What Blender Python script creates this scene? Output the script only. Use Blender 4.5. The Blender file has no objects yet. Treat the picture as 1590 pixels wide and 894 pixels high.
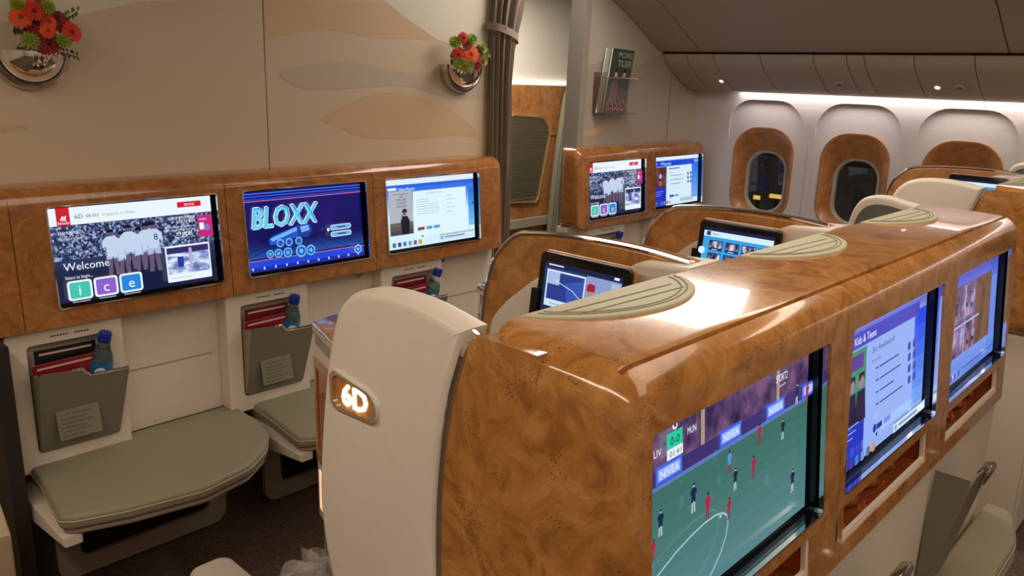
import bpy, bmesh, math, random
from mathutils import Vector, Matrix
random.seed(7)
S = bpy.context.scene
COL = S.collection
PI = math.pi
sin, cos = math.sin, math.cos

# ------------------------------------------------------------------ camera, light, exposure
YAW, PITCH, ROLL, FPX = .8258, .2536, .0333, 1255.7
def make_camera():
    fw = Vector((sin(YAW)*cos(PITCH), cos(YAW)*cos(PITCH), -sin(PITCH)))
    r = fw.cross(Vector((0, 0, 1))).normalized(); u = r.cross(fw)
    r2 = r*cos(ROLL)+u*sin(ROLL); u2 = -r*sin(ROLL)+u*cos(ROLL)
    cd = bpy.data.cameras.new('camera'); co = bpy.data.objects.new('camera', cd)
    m = Matrix((r2, u2, -fw)).transposed().to_4x4(); m.translation = Vector((0, 0, 1.62))
    co.matrix_world = m
    cd.sensor_width = 36; cd.lens = FPX/1590*36; cd.clip_start = .02
    COL.objects.link(co); S.camera = co
make_camera()
S.view_settings.view_transform = 'Standard'; S.view_settings.look = 'None'
S.view_settings.gamma = 1; S.view_settings.use_curve_mapping = False
S.view_settings.exposure = 0.0
w = bpy.data.worlds.new('night'); S.world = w; w.use_nodes = True
w.node_tree.nodes['Background'].inputs[0].default_value = (.012, .010, .009, 1)
w.node_tree.nodes['Background'].inputs[1].default_value = 1
def area(name, loc, size, power, col, rot=(0, 0, 0), sy=None, spread=PI):
    l = bpy.data.lights.new(name, 'AREA'); l.energy = power; l.color = col
    l.shape = 'RECTANGLE'; l.size = size; l.size_y = sy or size; l.spread = spread
    o = bpy.data.objects.new(name, l); o.location = loc; o.rotation_euler = rot; COL.objects.link(o)
    return o
WARM = (1, .82, .645)
area('aisle_ceiling_lamp', (-.30, .35, 2.26), .16, 30, WARM, sy=4.0)
area('centre_ceiling_lamp', (1.6, -.3, 2.26), 1.0, 18, WARM, sy=2.2)
area('right_aisle_ceiling_lamp', (2.85, .9, 2.26), .25, 11, WARM, sy=2.4)
area('sidewall_cove_lamp', (4.435, .45, 1.585), .05, 5.5, (1, .88, .84), sy=3.8)
area('forward_fill_light', (3.7, 3.2, 2.2), .6, 22, (1, .9, .78), sy=.4)  # unseen fill added to brighten the white wall beyond the doorway

# ------------------------------------------------------------------ materials
MATS = {}
def mat(name, col=(.5, .5, .5), rough=.5, metal=0., spec=.5, coat=0., emit=None, es=1., trans=0., ior=1.45, alpha=1., bump=None, sss=0):
    if name in MATS: return MATS[name]
    m = bpy.data.materials.new(name); m.use_nodes = True; MATS[name] = m
    nt = m.node_tree; b = nt.nodes['Principled BSDF']; I = b.inputs
    I['Base Color'].default_value = (*col, 1); I['Roughness'].default_value = rough
    I['Metallic'].default_value = metal; I['Specular IOR Level'].default_value = spec
    I['Coat Weight'].default_value = coat; I['Coat Roughness'].default_value = .03
    I['Transmission Weight'].default_value = trans; I['IOR'].default_value = ior; I['Alpha'].default_value = alpha
    if emit: I['Emission Color'].default_value = (*emit, 1); I['Emission Strength'].default_value = es
    tc = nt.nodes.new('ShaderNodeTexCoord')
    n = nt.nodes.new('ShaderNodeTexNoise'); n.inputs['Scale'].default_value = (bump or (60, .0))[0]
    nt.links.new(tc.outputs['Object'], n.inputs['Vector'])
    if bump and bump[1] > 0:
        bp = nt.nodes.new('ShaderNodeBump'); bp.inputs['Strength'].default_value = bump[1]; bp.inputs['Distance'].default_value = .002
        nt.links.new(n.outputs['Fac'], bp.inputs['Height']); nt.links.new(bp.outputs[0], I['Normal'])
    elif not emit and trans == 0 and metal < .5:
        mx = nt.nodes.new('ShaderNodeMix'); mx.data_type = 'RGBA'
        mx.inputs[6].default_value = (*[c*.96 for c in col], 1); mx.inputs[7].default_value = (*[min(1, c*1.04) for c in col], 1)
        nt.links.new(n.outputs['Fac'], mx.inputs[0]); nt.links.new(mx.outputs[2], I['Base Color'])
    return m
def srgb(r, g, b): return tuple(((c/255)/12.92 if c/255 <= .04045 else ((c/255+.055)/1.055)**2.4) for c in (r, g, b))

def burl(name, dark, mid, light, coat=.6, rough=.16):
    m = bpy.data.materials.new(name); m.use_nodes = True; MATS[name] = m
    nt = m.node_tree; N = nt.nodes.new; L = nt.links.new; b = nt.nodes['Principled BSDF']
    tc = N('ShaderNodeTexCoord')
    n0 = N('ShaderNodeTexNoise'); n0.inputs['Scale'].default_value = 5; n0.inputs['Detail'].default_value = 3
    L(tc.outputs['Object'], n0.inputs['Vector'])
    vm = N('ShaderNodeVectorMath'); vm.operation = 'MULTIPLY_ADD'; vm.inputs[1].default_value = (.22, .22, .22)
    L(n0.outputs['Color'], vm.inputs[0]); L(tc.outputs['Object'], vm.inputs[2])
    n1 = N('ShaderNodeTexNoise'); n1.inputs['Scale'].default_value = 13; n1.inputs['Detail'].default_value = 9; n1.inputs['Distortion'].default_value = 1.3
    n1.inputs['Roughness'].default_value = .62
    L(vm.outputs[0], n1.inputs['Vector'])
    r1 = N('ShaderNodeValToRGB'); e = r1.color_ramp.elements
    e[0].position = .30; e[0].color = (*dark, 1); e[1].position = .68; e[1].color = (*light, 1)
    k = e.new(.48); k.color = (*mid, 1)
    L(n1.outputs['Fac'], r1.inputs[0])
    # rings round the knots
    v = N('ShaderNodeTexVoronoi'); v.inputs['Scale'].default_value = 13; L(vm.outputs[0], v.inputs['Vector'])
    wv = N('ShaderNodeMath'); wv.operation = 'MULTIPLY'; wv.inputs[1].default_value = 46; L(v.outputs['Distance'], wv.inputs[0])
    sn = N('ShaderNodeMath'); sn.operation = 'SINE'; L(wv.outputs[0], sn.inputs[0])
    mr = N('ShaderNodeMapRange'); mr.inputs[1].default_value = .2; mr.inputs[2].default_value = 1; mr.inputs[3].default_value = 0; mr.inputs[4].default_value = .14
    L(sn.outputs[0], mr.inputs[0])
    mx = N('ShaderNodeMix'); mx.data_type = 'RGBA'; L(mr.outputs[0], mx.inputs[0]); L(r1.outputs[0], mx.inputs[6]); mx.inputs[7].default_value = (*dark, 1)
    # small dark eyes in clusters
    v2 = N('ShaderNodeTexVoronoi'); v2.inputs['Scale'].default_value = 240; L(tc.outputs['Object'], v2.inputs['Vector'])
    lt = N('ShaderNodeMapRange'); lt.inputs[1].default_value = .18; lt.inputs[2].default_value = .34; lt.inputs[3].default_value = 1; lt.inputs[4].default_value = 0
    L(v2.outputs['Distance'], lt.inputs[0])
    n3 = N('ShaderNodeTexNoise'); n3.inputs['Scale'].default_value = 17; n3.inputs['Detail'].default_value = 1; L(tc.outputs['Object'], n3.inputs['Vector'])
    cl = N('ShaderNodeMapRange'); cl.inputs[1].default_value = .575; cl.inputs[2].default_value = .66; L(n3.outputs['Fac'], cl.inputs[0])
    ml = N('ShaderNodeMath'); ml.operation = 'MULTIPLY'; L(lt.outputs[0], ml.inputs[0]); L(cl.outputs[0], ml.inputs[1])
    m2 = N('ShaderNodeMath'); m2.operation = 'MULTIPLY'; m2.inputs[1].default_value = .8; L(ml.outputs[0], m2.inputs[0])
    mx2 = N('ShaderNodeMix'); mx2.data_type = 'RGBA'; L(m2.outputs[0], mx2.inputs[0]); L(mx.outputs[2], mx2.inputs[6])
    mx2.inputs[7].default_value = (*[c*.25 for c in dark], 1)
    L(mx2.outputs[2], b.inputs['Base Color'])
    b.inputs['Roughness'].default_value = rough; b.inputs['Coat Weight'].default_value = coat; b.inputs['Coat Roughness'].default_value = .03
    return m
BURL = burl('burl_wood', srgb(142, 92, 44), srgb(178, 122, 62), srgb(202, 148, 86))
BURL2 = burl('burl_wood_matte', srgb(142, 92, 50), srgb(170, 116, 68), srgb(188, 134, 84), coat=.25, rough=.3)
BURL3 = burl('burl_wood_console', srgb(136, 84, 42), srgb(164, 106, 56), srgb(184, 126, 72), coat=.5, rough=.2)
CREAM = mat('cream_shell', srgb(228, 219, 207), .38)
WHITE = mat('white_panel', srgb(226, 216, 200), .5)
LEATH = mat('grey_green_leather', srgb(146, 141, 118), .5, bump=(400, .15))
PADL = mat('pale_green_leather', srgb(190, 188, 162), .55)
FLAP = mat('grey_pocket_vinyl', srgb(122, 118, 104), .5)
CHROME = mat('chrome', (.85, .84, .82), .08, 1)
DCHROME = mat('dark_chrome', (.45, .43, .4), .15, 1)
BLACK = mat('black_plastic', (.006, .006, .008), .15)
DARK = mat('dark_void', (.01, .009, .008), .9)
TAUPE = mat('taupe_panel', srgb(150, 136, 120), .6)
DGREY = mat('dark_grey_leather', srgb(100, 98, 98), .6)
STITCH = mat('stitch_line', srgb(128, 126, 104), .7)
AMBER = mat('amber_gloss', srgb(190, 112, 66), .10, .6, bump=(14, .6))
SLIT = mat('step_light', srgb(255, 190, 140), .5, emit=(1, .55, .32), es=.9)
GLASS = mat('window_pane', (.9, .9, .9), .02, trans=1, ior=1.3)

def em(name, rgb, s=1.0):
    m = MATS.get('scr_'+name)
    if m: return m
    m = mat('scr_'+name, (.004, .004, .005), .12, emit=srgb(*rgb), es=s); return m
def em_noise(name, cols, scale, detail=4, s=1.0, stretch=(1, 1, 1), voronoi=False):
    key = 'scr_'+name
    if key in MATS: return MATS[key]
    m = mat(key, (.004, .004, .005), .12, emit=(1, 1, 1), es=s)
    nt = m.node_tree; N = nt.nodes.new; L = nt.links.new; b = nt.nodes['Principled BSDF']
    tc = N('ShaderNodeTexCoord'); mp = N('ShaderNodeMapping'); mp.inputs['Scale'].default_value = stretch; L(tc.outputs['Object'], mp.inputs[0])
    if voronoi:
        n = N('ShaderNodeTexVoronoi'); n.inputs['Scale'].default_value = scale; out = n.outputs['Color']
        sp = N('ShaderNodeSeparateColor'); L(mp.outputs[0], n.inputs['Vector']); L(out, sp.inputs[0]); out = sp.outputs[0]
    else:
        n = N('ShaderNodeTexNoise'); n.inputs['Scale'].default_value = scale; n.inputs['Detail'].default_value = detail; L(mp.outputs[0], n.inputs['Vector']); out = n.outputs['Fac']
    r = N('ShaderNodeValToRGB'); L(out, r.inputs[0]); e = r.color_ramp.elements
    e[0].position = cols[0][0]; e[0].color = (*srgb(*cols[0][1]), 1); e[1].position = cols[-1][0]; e[1].color = (*srgb(*cols[-1][1]), 1)
    for p, c in cols[1:-1]: k = e.new(p); k.color = (*srgb(*c), 1)
    L(r.outputs[0], b.inputs['Emission Color'])
    return m

# ------------------------------------------------------------------ mesh helpers
class MB:
    def __init__(s): s.v = []; s.f = []; s.m = []
    def face(s, idx, m=0): s.f.append(idx); s.m.append(m)
    def poly(s, pts, m=0):
        n = len(s.v); s.v += [tuple(p) for p in pts]; s.face(list(range(n, n+len(pts))), m); return s
    def box(s, x0, x1, y0, y1, z0, z1, m=0):
        n = len(s.v); s.v += [(x, y, z) for x in (x0, x1) for y in (y0, y1) for z in (z0, z1)]
        for f in ((0, 1, 3, 2), (4, 6, 7, 5), (0, 4, 5, 1), (2, 3, 7, 6), (0, 2, 6, 4), (1, 5, 7, 3)): s.face([n+i for i in f], m)
        return s
    def loft(s, loops, m=0, c0=True, c1=True, closed=True):
        n = len(s.v); k = len(loops[0])
        for l in loops: s.v += [tuple(p) for p in l]
        for i in range(len(loops)-1):
            for j in range(k if closed else k-1):
                a, b2 = n+i*k+j, n+i*k+(j+1) % k
                s.face([a, b2, b2+k, a+k], m)
        if c0: s.face([n+j for j in range(k)][::-1], m)
        if c1: s.face([n+(len(loops)-1)*k+j for j in range(k)], m)
        return s
    def tube(s, path, r, seg=8, m=0, rf=None):
        path = [Vector(p) for p in path]; loops = []
        prev = None
        for i, p in enumerate(path):
            t = (path[min(i+1, len(path)-1)]-path[max(i-1, 0)]).normalized()
            if prev is None:
                a = Vector((0, 0, 1)) if abs(t.z) < .9 else Vector((1, 0, 0)); u = t.cross(a).normalized()
            else: u = (prev-t*prev.dot(t)).normalized()
            prev = u; q = t.cross(u); rr = rf(i/(len(path)-1)) if rf else r
            loops.append([p+u*rr*cos(2*PI*j/seg)+q*rr*sin(2*PI*j/seg) for j in range(seg)])
        return s.loft(loops, m)
    def lathe(s, prof, c, seg=20, m=0, mtx=None, cap=True):
        loops = []
        for r, z in prof:
            l = [Vector((r*cos(2*PI*j/seg), r*sin(2*PI*j/seg), z)) for j in range(seg)]
            if mtx: l = [mtx @ p for p in l]
            loops.append([p+Vector(c) for p in l])
        return s.loft(loops, m, cap, cap)
    def grid(s, fn, nu, nv, m=0):
        n = len(s.v)
        for i in range(nu+1):
            for j in range(nv+1): s.v.append(tuple(fn(i/nu, j/nv)))
        for i in range(nu):
            for j in range(nv):
                a = n+i*(nv+1)+j; s.face([a, a+1, a+nv+2, a+nv+1], m)
        return s
    def rprism(s, loop, a0, a1, r=0., axis='x', seg=5, e0=True, e1=True, m=0):
        # loop = 2D outline; a0..a1 along axis; ends rounded with radius r
        def P(p, a): return (a, p[0], p[1]) if axis == 'x' else (p[0], a, p[1]) if axis == 'y' else (p[0], p[1], a)
        area2 = sum(loop[i][0]*loop[(i+1) % len(loop)][1]-loop[(i+1) % len(loop)][0]*loop[i][1] for i in range(len(loop)))
        sg = 1 if area2 > 0 else -1
        def inset(d):
            o = []
            for i in range(len(loop)):
                p = Vector(loop[i]); a = Vector(loop[i-1]); b = Vector(loop[(i+1) % len(loop)])
                e1_ = (p-a).normalized(); e2_ = (b-p).normalized()
                n1 = Vector((-e1_.y, e1_.x)); n2 = Vector((-e2_.y, e2_.x)); nn = (n1+n2)
                if nn.length < 1e-6: nn = n1
                nn.normalize(); o.append(p+nn*sg*d/max(.5, nn.dot(n1)))
            return o
        L = []
        if r > 0 and e0:
            for i in range(seg): t = i/seg*PI/2; L.append([P(q, a0+r*(1-sin(t))) for q in inset(r*(1-cos(PI/2-t)) if False else r*(1-sin(t+0)) if False else r*(1-sin(t)))][:] if False else [P(q, a0+r*(1-sin(PI/2-(PI/2-t)))) for q in inset(0)])
            L = [[P(q, a0+r*(1-cos(t))) for q in inset(r*(1-sin(t)))] for t in [i/seg*PI/2 for i in range(seg)]]
        L.append([P(q, a0+(r if e0 else 0)) for q in loop]); L.append([P(q, a1-(r if e1 else 0)) for q in loop])
        if r > 0 and e1:
            L += [[P(q, a1-r*(1-cos(t))) for q in inset(r*(1-sin(t)))] for t in [i/seg*PI/2 for i in range(seg-1, -1, -1)]]
        return s.loft(L, m)
    def ring(s, outer, inner, a0, a1, axis='y', m=0):
        def P(p, a): return (a, p[0], p[1]) if axis == 'x' else (p[0], a, p[1]) if axis == 'y' else (p[0], p[1], a)
        L = [[P(p, a0) for p in outer], [P(p, a1) for p in outer], [P(p, a1) for p in inner], [P(p, a0) for p in inner], [P(p, a0) for p in outer]]
        return s.loft(L, m, False, False)
    def xf(s, mtx): s.v = [tuple(mtx @ Vector(p)) for p in s.v]; return s
    def build(s, name, mats, parent=None, ang=38, bevel=0, wd=True):
        if not isinstance(mats, (list, tuple)): mats = [mats]
        me = bpy.data.meshes.new(name); off = Vector(parent_world(parent)) if parent else Vector((0, 0, 0))
        me.from_pydata([tuple(Vector(p)-off) for p in s.v], [], s.f); me.validate()
        for mm in mats: me.materials.append(mm)
        if len(s.m) == len(me.polygons):
            me.polygons.foreach_set('material_index', s.m)
        b = bmesh.new(); b.from_mesh(me)
        bmesh.ops.remove_doubles(b, verts=b.verts, dist=1e-6)
        if wd: bmesh.ops.recalc_face_normals(b, faces=b.faces)
        b.to_mesh(me); b.free()
        me.polygons.foreach_set('use_smooth', [True]*len(me.polygons)); me.set_sharp_from_angle(angle=math.radians(ang))
        o = bpy.data.objects.new(name, me); COL.objects.link(o)
        if parent: o.parent = parent
        if bevel:
            bv = o.modifiers.new('bevel', 'BEVEL'); bv.width = bevel; bv.segments = 3; bv.limit_method = 'ANGLE'; bv.angle_limit = math.radians(50); bv.harden_normals = True
        return o
def parent_world(p):
    v = Vector((0, 0, 0))
    while p: v += Vector(p.location); p = p.parent
    return v
def rr(x0, x1, y0, y1, r, n=5):   # rounded rectangle
    return rpoly([(x0, y0), (x1, y0), (x1, y1), (x0, y1)], r, n)
def rpoly(pts, r, n=5):
    out = []; N = len(pts); rs = r if isinstance(r, (list, tuple)) else [r]*N
    for i in range(N):
        p = Vector(pts[i]); a = Vector(pts[i-1]); b = Vector(pts[(i+1) % N]); R = rs[i]
        if R <= 0: out.append(tuple(p)); continue
        da = (a-p).normalized(); db = (b-p).normalized(); an = da.angle(db)
        t = min(R/math.tan(an/2), (a-p).length*.49, (b-p).length*.49); R = t*math.tan(an/2)
        c = p+(da+db).normalized()*(R/sin(an/2)); s0 = p+da*t-c; s1 = p+db*t-c
        a0 = math.atan2(s0.y, s0.x); a1 = math.atan2(s1.y, s1.x); d = (a1-a0+PI) % (2*PI)-PI
        for k in range(n+1): q = a0+d*k/n; out.append((c.x+R*cos(q), c.y+R*sin(q)))
    return out
def smooth(pts, n=6, closed=False):    # Catmull-Rom through points
    P = [Vector(p) for p in pts]; o = []
    m = len(P)
    for i in range(m if closed else m-1):
        g = (lambda k: P[k % m]) if closed else (lambda k: P[max(0, min(m-1, k))])
        p0, p1, p2, p3 = g(i-1), g(i), g(i+1), g(i+2)
        for k in range(n):
            t = k/n
            o.append(tuple(.5*((2*p1)+(p2-p0)*t+(2*p0-5*p1+4*p2-p3)*t*t+(3*p1-p0-3*p2+p3)*t**3)))
    if not closed: o.append(tuple(P[-1]))
    return o
def thing(name, label, cat, loc=(0, 0, 0), group=None):
    o = bpy.data.objects.new(name, None); COL.objects.link(o); o.location = loc; o.empty_display_size = .05
    return tag(o, label, cat, group)
def tag(o, label, cat, group=None):
    o['label'] = label; o['category'] = cat
    if group: o['group'] = group
    return o
def struct(o): o['kind'] = 'structure'; return o
def dup(root, delta, label=None):
    def cp(o, par):
        c = o.copy(); COL.objects.link(c); c.parent = par
        for ch in o.children: cp(ch, c)
        return c
    r = cp(root, None); r.location = Vector(root.location)+Vector(delta)
    if label: r['label'] = label
    return r
def carve(o, cutters):
    bpy.context.view_layer.update()
    tmp = []
    for c in cutters:
        co = c.build('cutter', DARK); tmp.append(co)
        md = o.modifiers.new('b', 'BOOLEAN'); md.operation = 'DIFFERENCE'; md.object = co; md.solver = 'EXACT'
    if o.parent:
        for co in tmp: pass
    bpy.context.view_layer.update()
    dg = bpy.context.evaluated_depsgraph_get()
    me = bpy.data.meshes.new_from_object(o.evaluated_get(dg))
    o.modifiers.clear(); o.data = me
    me.polygons.foreach_set('use_smooth', [True]*len(me.polygons)); me.set_sharp_from_angle(angle=math.radians(35))
    for co in tmp: bpy.data.objects.remove(co)
    return o
_txt = {}
def text_mesh(s):
    if s in _txt: return _txt[s]
    c = bpy.data.curves.new('t', 'FONT'); c.body = s; c.size = 1; c.resolution_u = 2
    o = bpy.data.objects.new('t', c); COL.objects.link(o); bpy.context.view_layer.update()
    me = o.to_mesh(); V = [(v.co.x, v.co.y) for v in me.vertices]; F = [list(p.vertices) for p in me.polygons]
    o.to_mesh_clear(); bpy.data.objects.remove(o); bpy.data.curves.remove(c)
    W = max([v[0] for v in V] or [1]); _txt[s] = (V, F, W); return _txt[s]

# ------------------------------------------------------------------ flat printed or lit graphics
class Gfx:     # u right 0..1, v down 0..1 on a w x h panel whose top-left corner is at the origin, facing -y
    def __init__(s, w, h, step=.00025): s.w = w; s.h = h; s.mb = MB(); s.mats = []; s.lay = 0; s.step = step
    def mi(s, m):
        if m not in s.mats: s.mats.append(m)
        return s.mats.index(m)
    def pl(s, uv, m, keep=False):
        if not keep: s.lay += 1
        s.mb.poly([(u*s.w, -s.lay*s.step, -v*s.h) for u, v in uv], s.mi(m)); return s
    def rect(s, u0, v0, u1, v1, m, r=0, keep=False):
        if r: 
            k = s.w/s.h; pts = [(x, y/k) for x, y in rr(u0, u1, v0*k, v1*k, r, 3)] if False else [(x, y*k) for x, y in rr(u0, u1, v0/k, v1/k, r, 3)]
            return s.pl(pts, m, keep)
        return s.pl([(u0, v0), (u1, v0), (u1, v1), (u0, v1)], m, keep)
    def circ(s, u, v, r, m, n=20, keep=False, sy=1):
        k = s.w/s.h; return s.pl([(u+r*cos(2*PI*i/n), v+r*sy*k*sin(2*PI*i/n)) for i in range(n)], m, keep)
    def text(s, t, u, v, size, m, width=None, shear=0):   # v = baseline; size in v units
        V, F, W = text_mesh(t); s.lay += 1; k = size*s.h/.72; sx = k if width is None else width*s.w/W
        n = len(s.mb.v); s.mb.v += [(u*s.w+x*sx+shear*y*k, -s.lay*s.step, -v*s.h+y*k) for x, y in V]
        for f in F: s.mb.face([n+i for i in f], s.mi(m))
        return s
    def grad(s, u0, v0, u1, v1, c0, c1, n, horiz=False, key='g'):
        s.lay += 1
        for i in range(n):
            t = (i+.5)/n; c = tuple(int(a+(b-a)*t) for a, b in zip(c0, c1))
            m = em('%02x%02x%02x' % c, c)
            a, b = i/n, (i+1)/n
            if horiz: s.rect(u0+(u1-u0)*a, v0, u0+(u1-u0)*b, v1, m, keep=True)
            else: s.rect(u0, v0+(v1-v0)*a, u1, v0+(v1-v0)*b, m, keep=True)
        return s
    def stroke(s, pts, wd, m):
        s.lay += 1; k = s.w/s.h
        for i in range(len(pts)-1):
            (a, b), (c, d) = pts[i], pts[i+1]; dx, dy = (c-a), (d-b)/k; l = math.hypot(dx, dy) or 1; nx, ny = -dy/l*wd/2, dx/l*wd/2*k
            s.pl([(a+nx, b+ny), (c+nx, d+ny), (c-nx, d-ny), (a-nx, b-ny)], m, keep=True)
        return s
    def line(s, u, v, wd, size, m): return s.rect(u, v-size*.7, u+wd, v-size*.1, m)   # print too small to read
    def man(s, u, v, h, shirt, shorts, skin, hair, lean=0):   # tiny standing player
        k = s.w/s.h; w_ = h/k*.30
        s.pl([(u-w_*.30, v+h*.52), (u-w_*.42, v+h), (u-w_*.12, v+h), (u-w_*.02, v+h*.6)], skin)
        s.pl([(u+w_*.30, v+h*.52), (u+w_*.42+lean, v+h), (u+w_*.12+lean, v+h), (u+w_*.02, v+h*.6)], skin, True)
        s.pl([(u-w_*.40, v+h*.42), (u+w_*.40, v+h*.42), (u+w_*.46, v+h*.66), (u+w_*.05, v+h*.64), (u, v+h*.55), (u-w_*.05, v+h*.64), (u-w_*.46, v+h*.66)], shorts)
        s.pl([(u-w_*.28, v+h*.15), (u+w_*.28, v+h*.15), (u+w_*.62, v+h*.24), (u+w_*.66, v+h*.40), (u+w_*.42, v+h*.36), (u+w_*.38, v+h*.47), (u-w_*.38, v+h*.47), (u-w_*.42, v+h*.36), (u-w_*.66, v+h*.40), (u-w_*.62, v+h*.24)], shirt)
        s.circ(u, v+h*.08, h/k*.07, skin, 8); s.pl([(u-w_*.25, v+h*.07), (u-w_*.2, v), (u+w_*.2, v), (u+w_*.25, v+h*.07)], hair)
    def build(s, name, parent, origin, tilt=0, mtx=None):
        M = mtx if mtx else Matrix.Translation(Vector(origin)) @ Matrix.Rotation(-tilt, 4, 'X')
        s.mb.xf(M); o = s.mb.build(name, s.mats, parent, wd=False); return o
WHT = (235, 245, 255)
def scr_welcome(g, seat=True):
    W_, navy, red = em('white', WHT), em('navy', (22, 30, 66)), em('red', (206, 28, 44))
    skin, hair, kit = em('skinw', (104, 88, 112)), em('hair', (22, 22, 40)), em('kit', (196, 212, 238))
    crowd = em_noise('crowd', [(.0, (20, 28, 60)), (.4, (44, 54, 98)), (.65, (84, 98, 142)), (.85, (176, 192, 224)), (1, (60, 76, 130))], 190, voronoi=True, stretch=(1, 1, .8))
    g.rect(0, 0, 1, 1, navy); g.rect(0, .19, 1, .72, crowd)
    g.grad(0, .55, 1, .74, (44, 54, 96), (24, 32, 68), 4)
    g.rect(0, 0, 1, .185, W_)
    g.rect(.045, -.0, .12, .185, red); g.text('Emirates', .05, .172, .032, W_, .065)
    g.stroke([(.07, .13), (.08, .09), (.09, .12), (.098, .085)], .008, W_); g.stroke([(.065, .12), (.1, .135)], .006, W_)
    g.text('6D', .145, .125, .05, em('txt', (50, 60, 80))); g.text('EK353', .21, .12, .035, em('txt', (50, 60, 80)))
    g.text('Singapore to Dubai', .30, .118, .035, em('txtl', (150, 165, 180)), .2)
    g.rect(.77, .045, .93, .108, red); g.text('SERVICES', .815, .092, .028, W_, .07)
    for i, (u, v, h, c) in enumerate([(.335, .27, .50, hair), (.40, .30, .50, hair), (.44, .24, .5, hair), (.50, .28, .48, hair), (.545, .24, .5, hair), (.585, .23, .56, hair)]):
        g.man(u, v, h, kit, em('kit2', (170, 188, 222)), skin, c)
        g.pl([(u-.035, v+.1), (u+.035, v+.1), (u+.03, v+.3), (u-.03, v+.3)], kit)
    g.text('8', .588, .44, .075, navy); 
    g.text('REAL MADRID TV', .035, .275, .035, W_, .14); g.text('DISCOVER IT IN SPORT TV', .035, .335, .024, W_, .16)
    g.text('OVER 300 NEW TV EPISODES', .70, .235, .033, W_, .17); g.text('ADDED THIS MONTH', .745, .28, .033, W_, .125)
    for k in range(2): g.text("Want to know what's on and where to start", .66, .33+k*.035, .02, W_, .21)
    g.text('FLY BETTER', .735, .425, .04, W_, .11); g.stroke([(.72, .41), (.73, .445), (.80, .44), (.85, .36)], .003, W_)
    g.rect(.885, .215, .985, .465, em('mag', (196, 40, 120))); g.circ(.945, .36, .022, em('lav', (150, 110, 200))); g.rect(.895, .30, .925, .38, W_); g.text('AMAZING', .895, .27, .02, W_, .05)
    g.text('Welcome', .04, .655, .085, W_, .26); g.text('Select to begin...', .04, .745, .035, W_, .155)
    for i, (c, ch, nm) in enumerate([((66, 196, 178), 'i', 'Information'), ((140, 96, 204), 'c', 'Communications'), ((38, 134, 220), 'e', 'Entertainment')]):
        u = .045+i*.15
        g.rect(u, .765, u+.14, .985-.01, W_, r=.018); g.rect(u+.012, .785, u+.128, .955, em('ic%d' % i, c), r=.012)
        g.text(ch, u+.05-(0 if i else -.008), .925, .115, W_)
        g.text(nm, u+.02, 1.0-.001, .02, W_, .1)
    g.rect(.645, .53, .945, .945, W_, r=.006)
    g.rect(.655, .55, .935, .86, em_noise('port', [(.3, (40, 50, 120)), (.5, (150, 170, 220)), (.62, (230, 240, 255))], 26, stretch=(1, 1, 2.4)))
    g.rect(.655, .55, .935, .62, em('dusk', (50, 44, 104))); g.rect(.80, .57, .82, .80, em('pinkb', (190, 170, 215))); g.rect(.72, .66, .76, .78, em('blu', (40, 60, 150)))
    g.text('View the external cameras', .67, .91, .02, em('txtl', (150, 165, 180)), .13)
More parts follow.
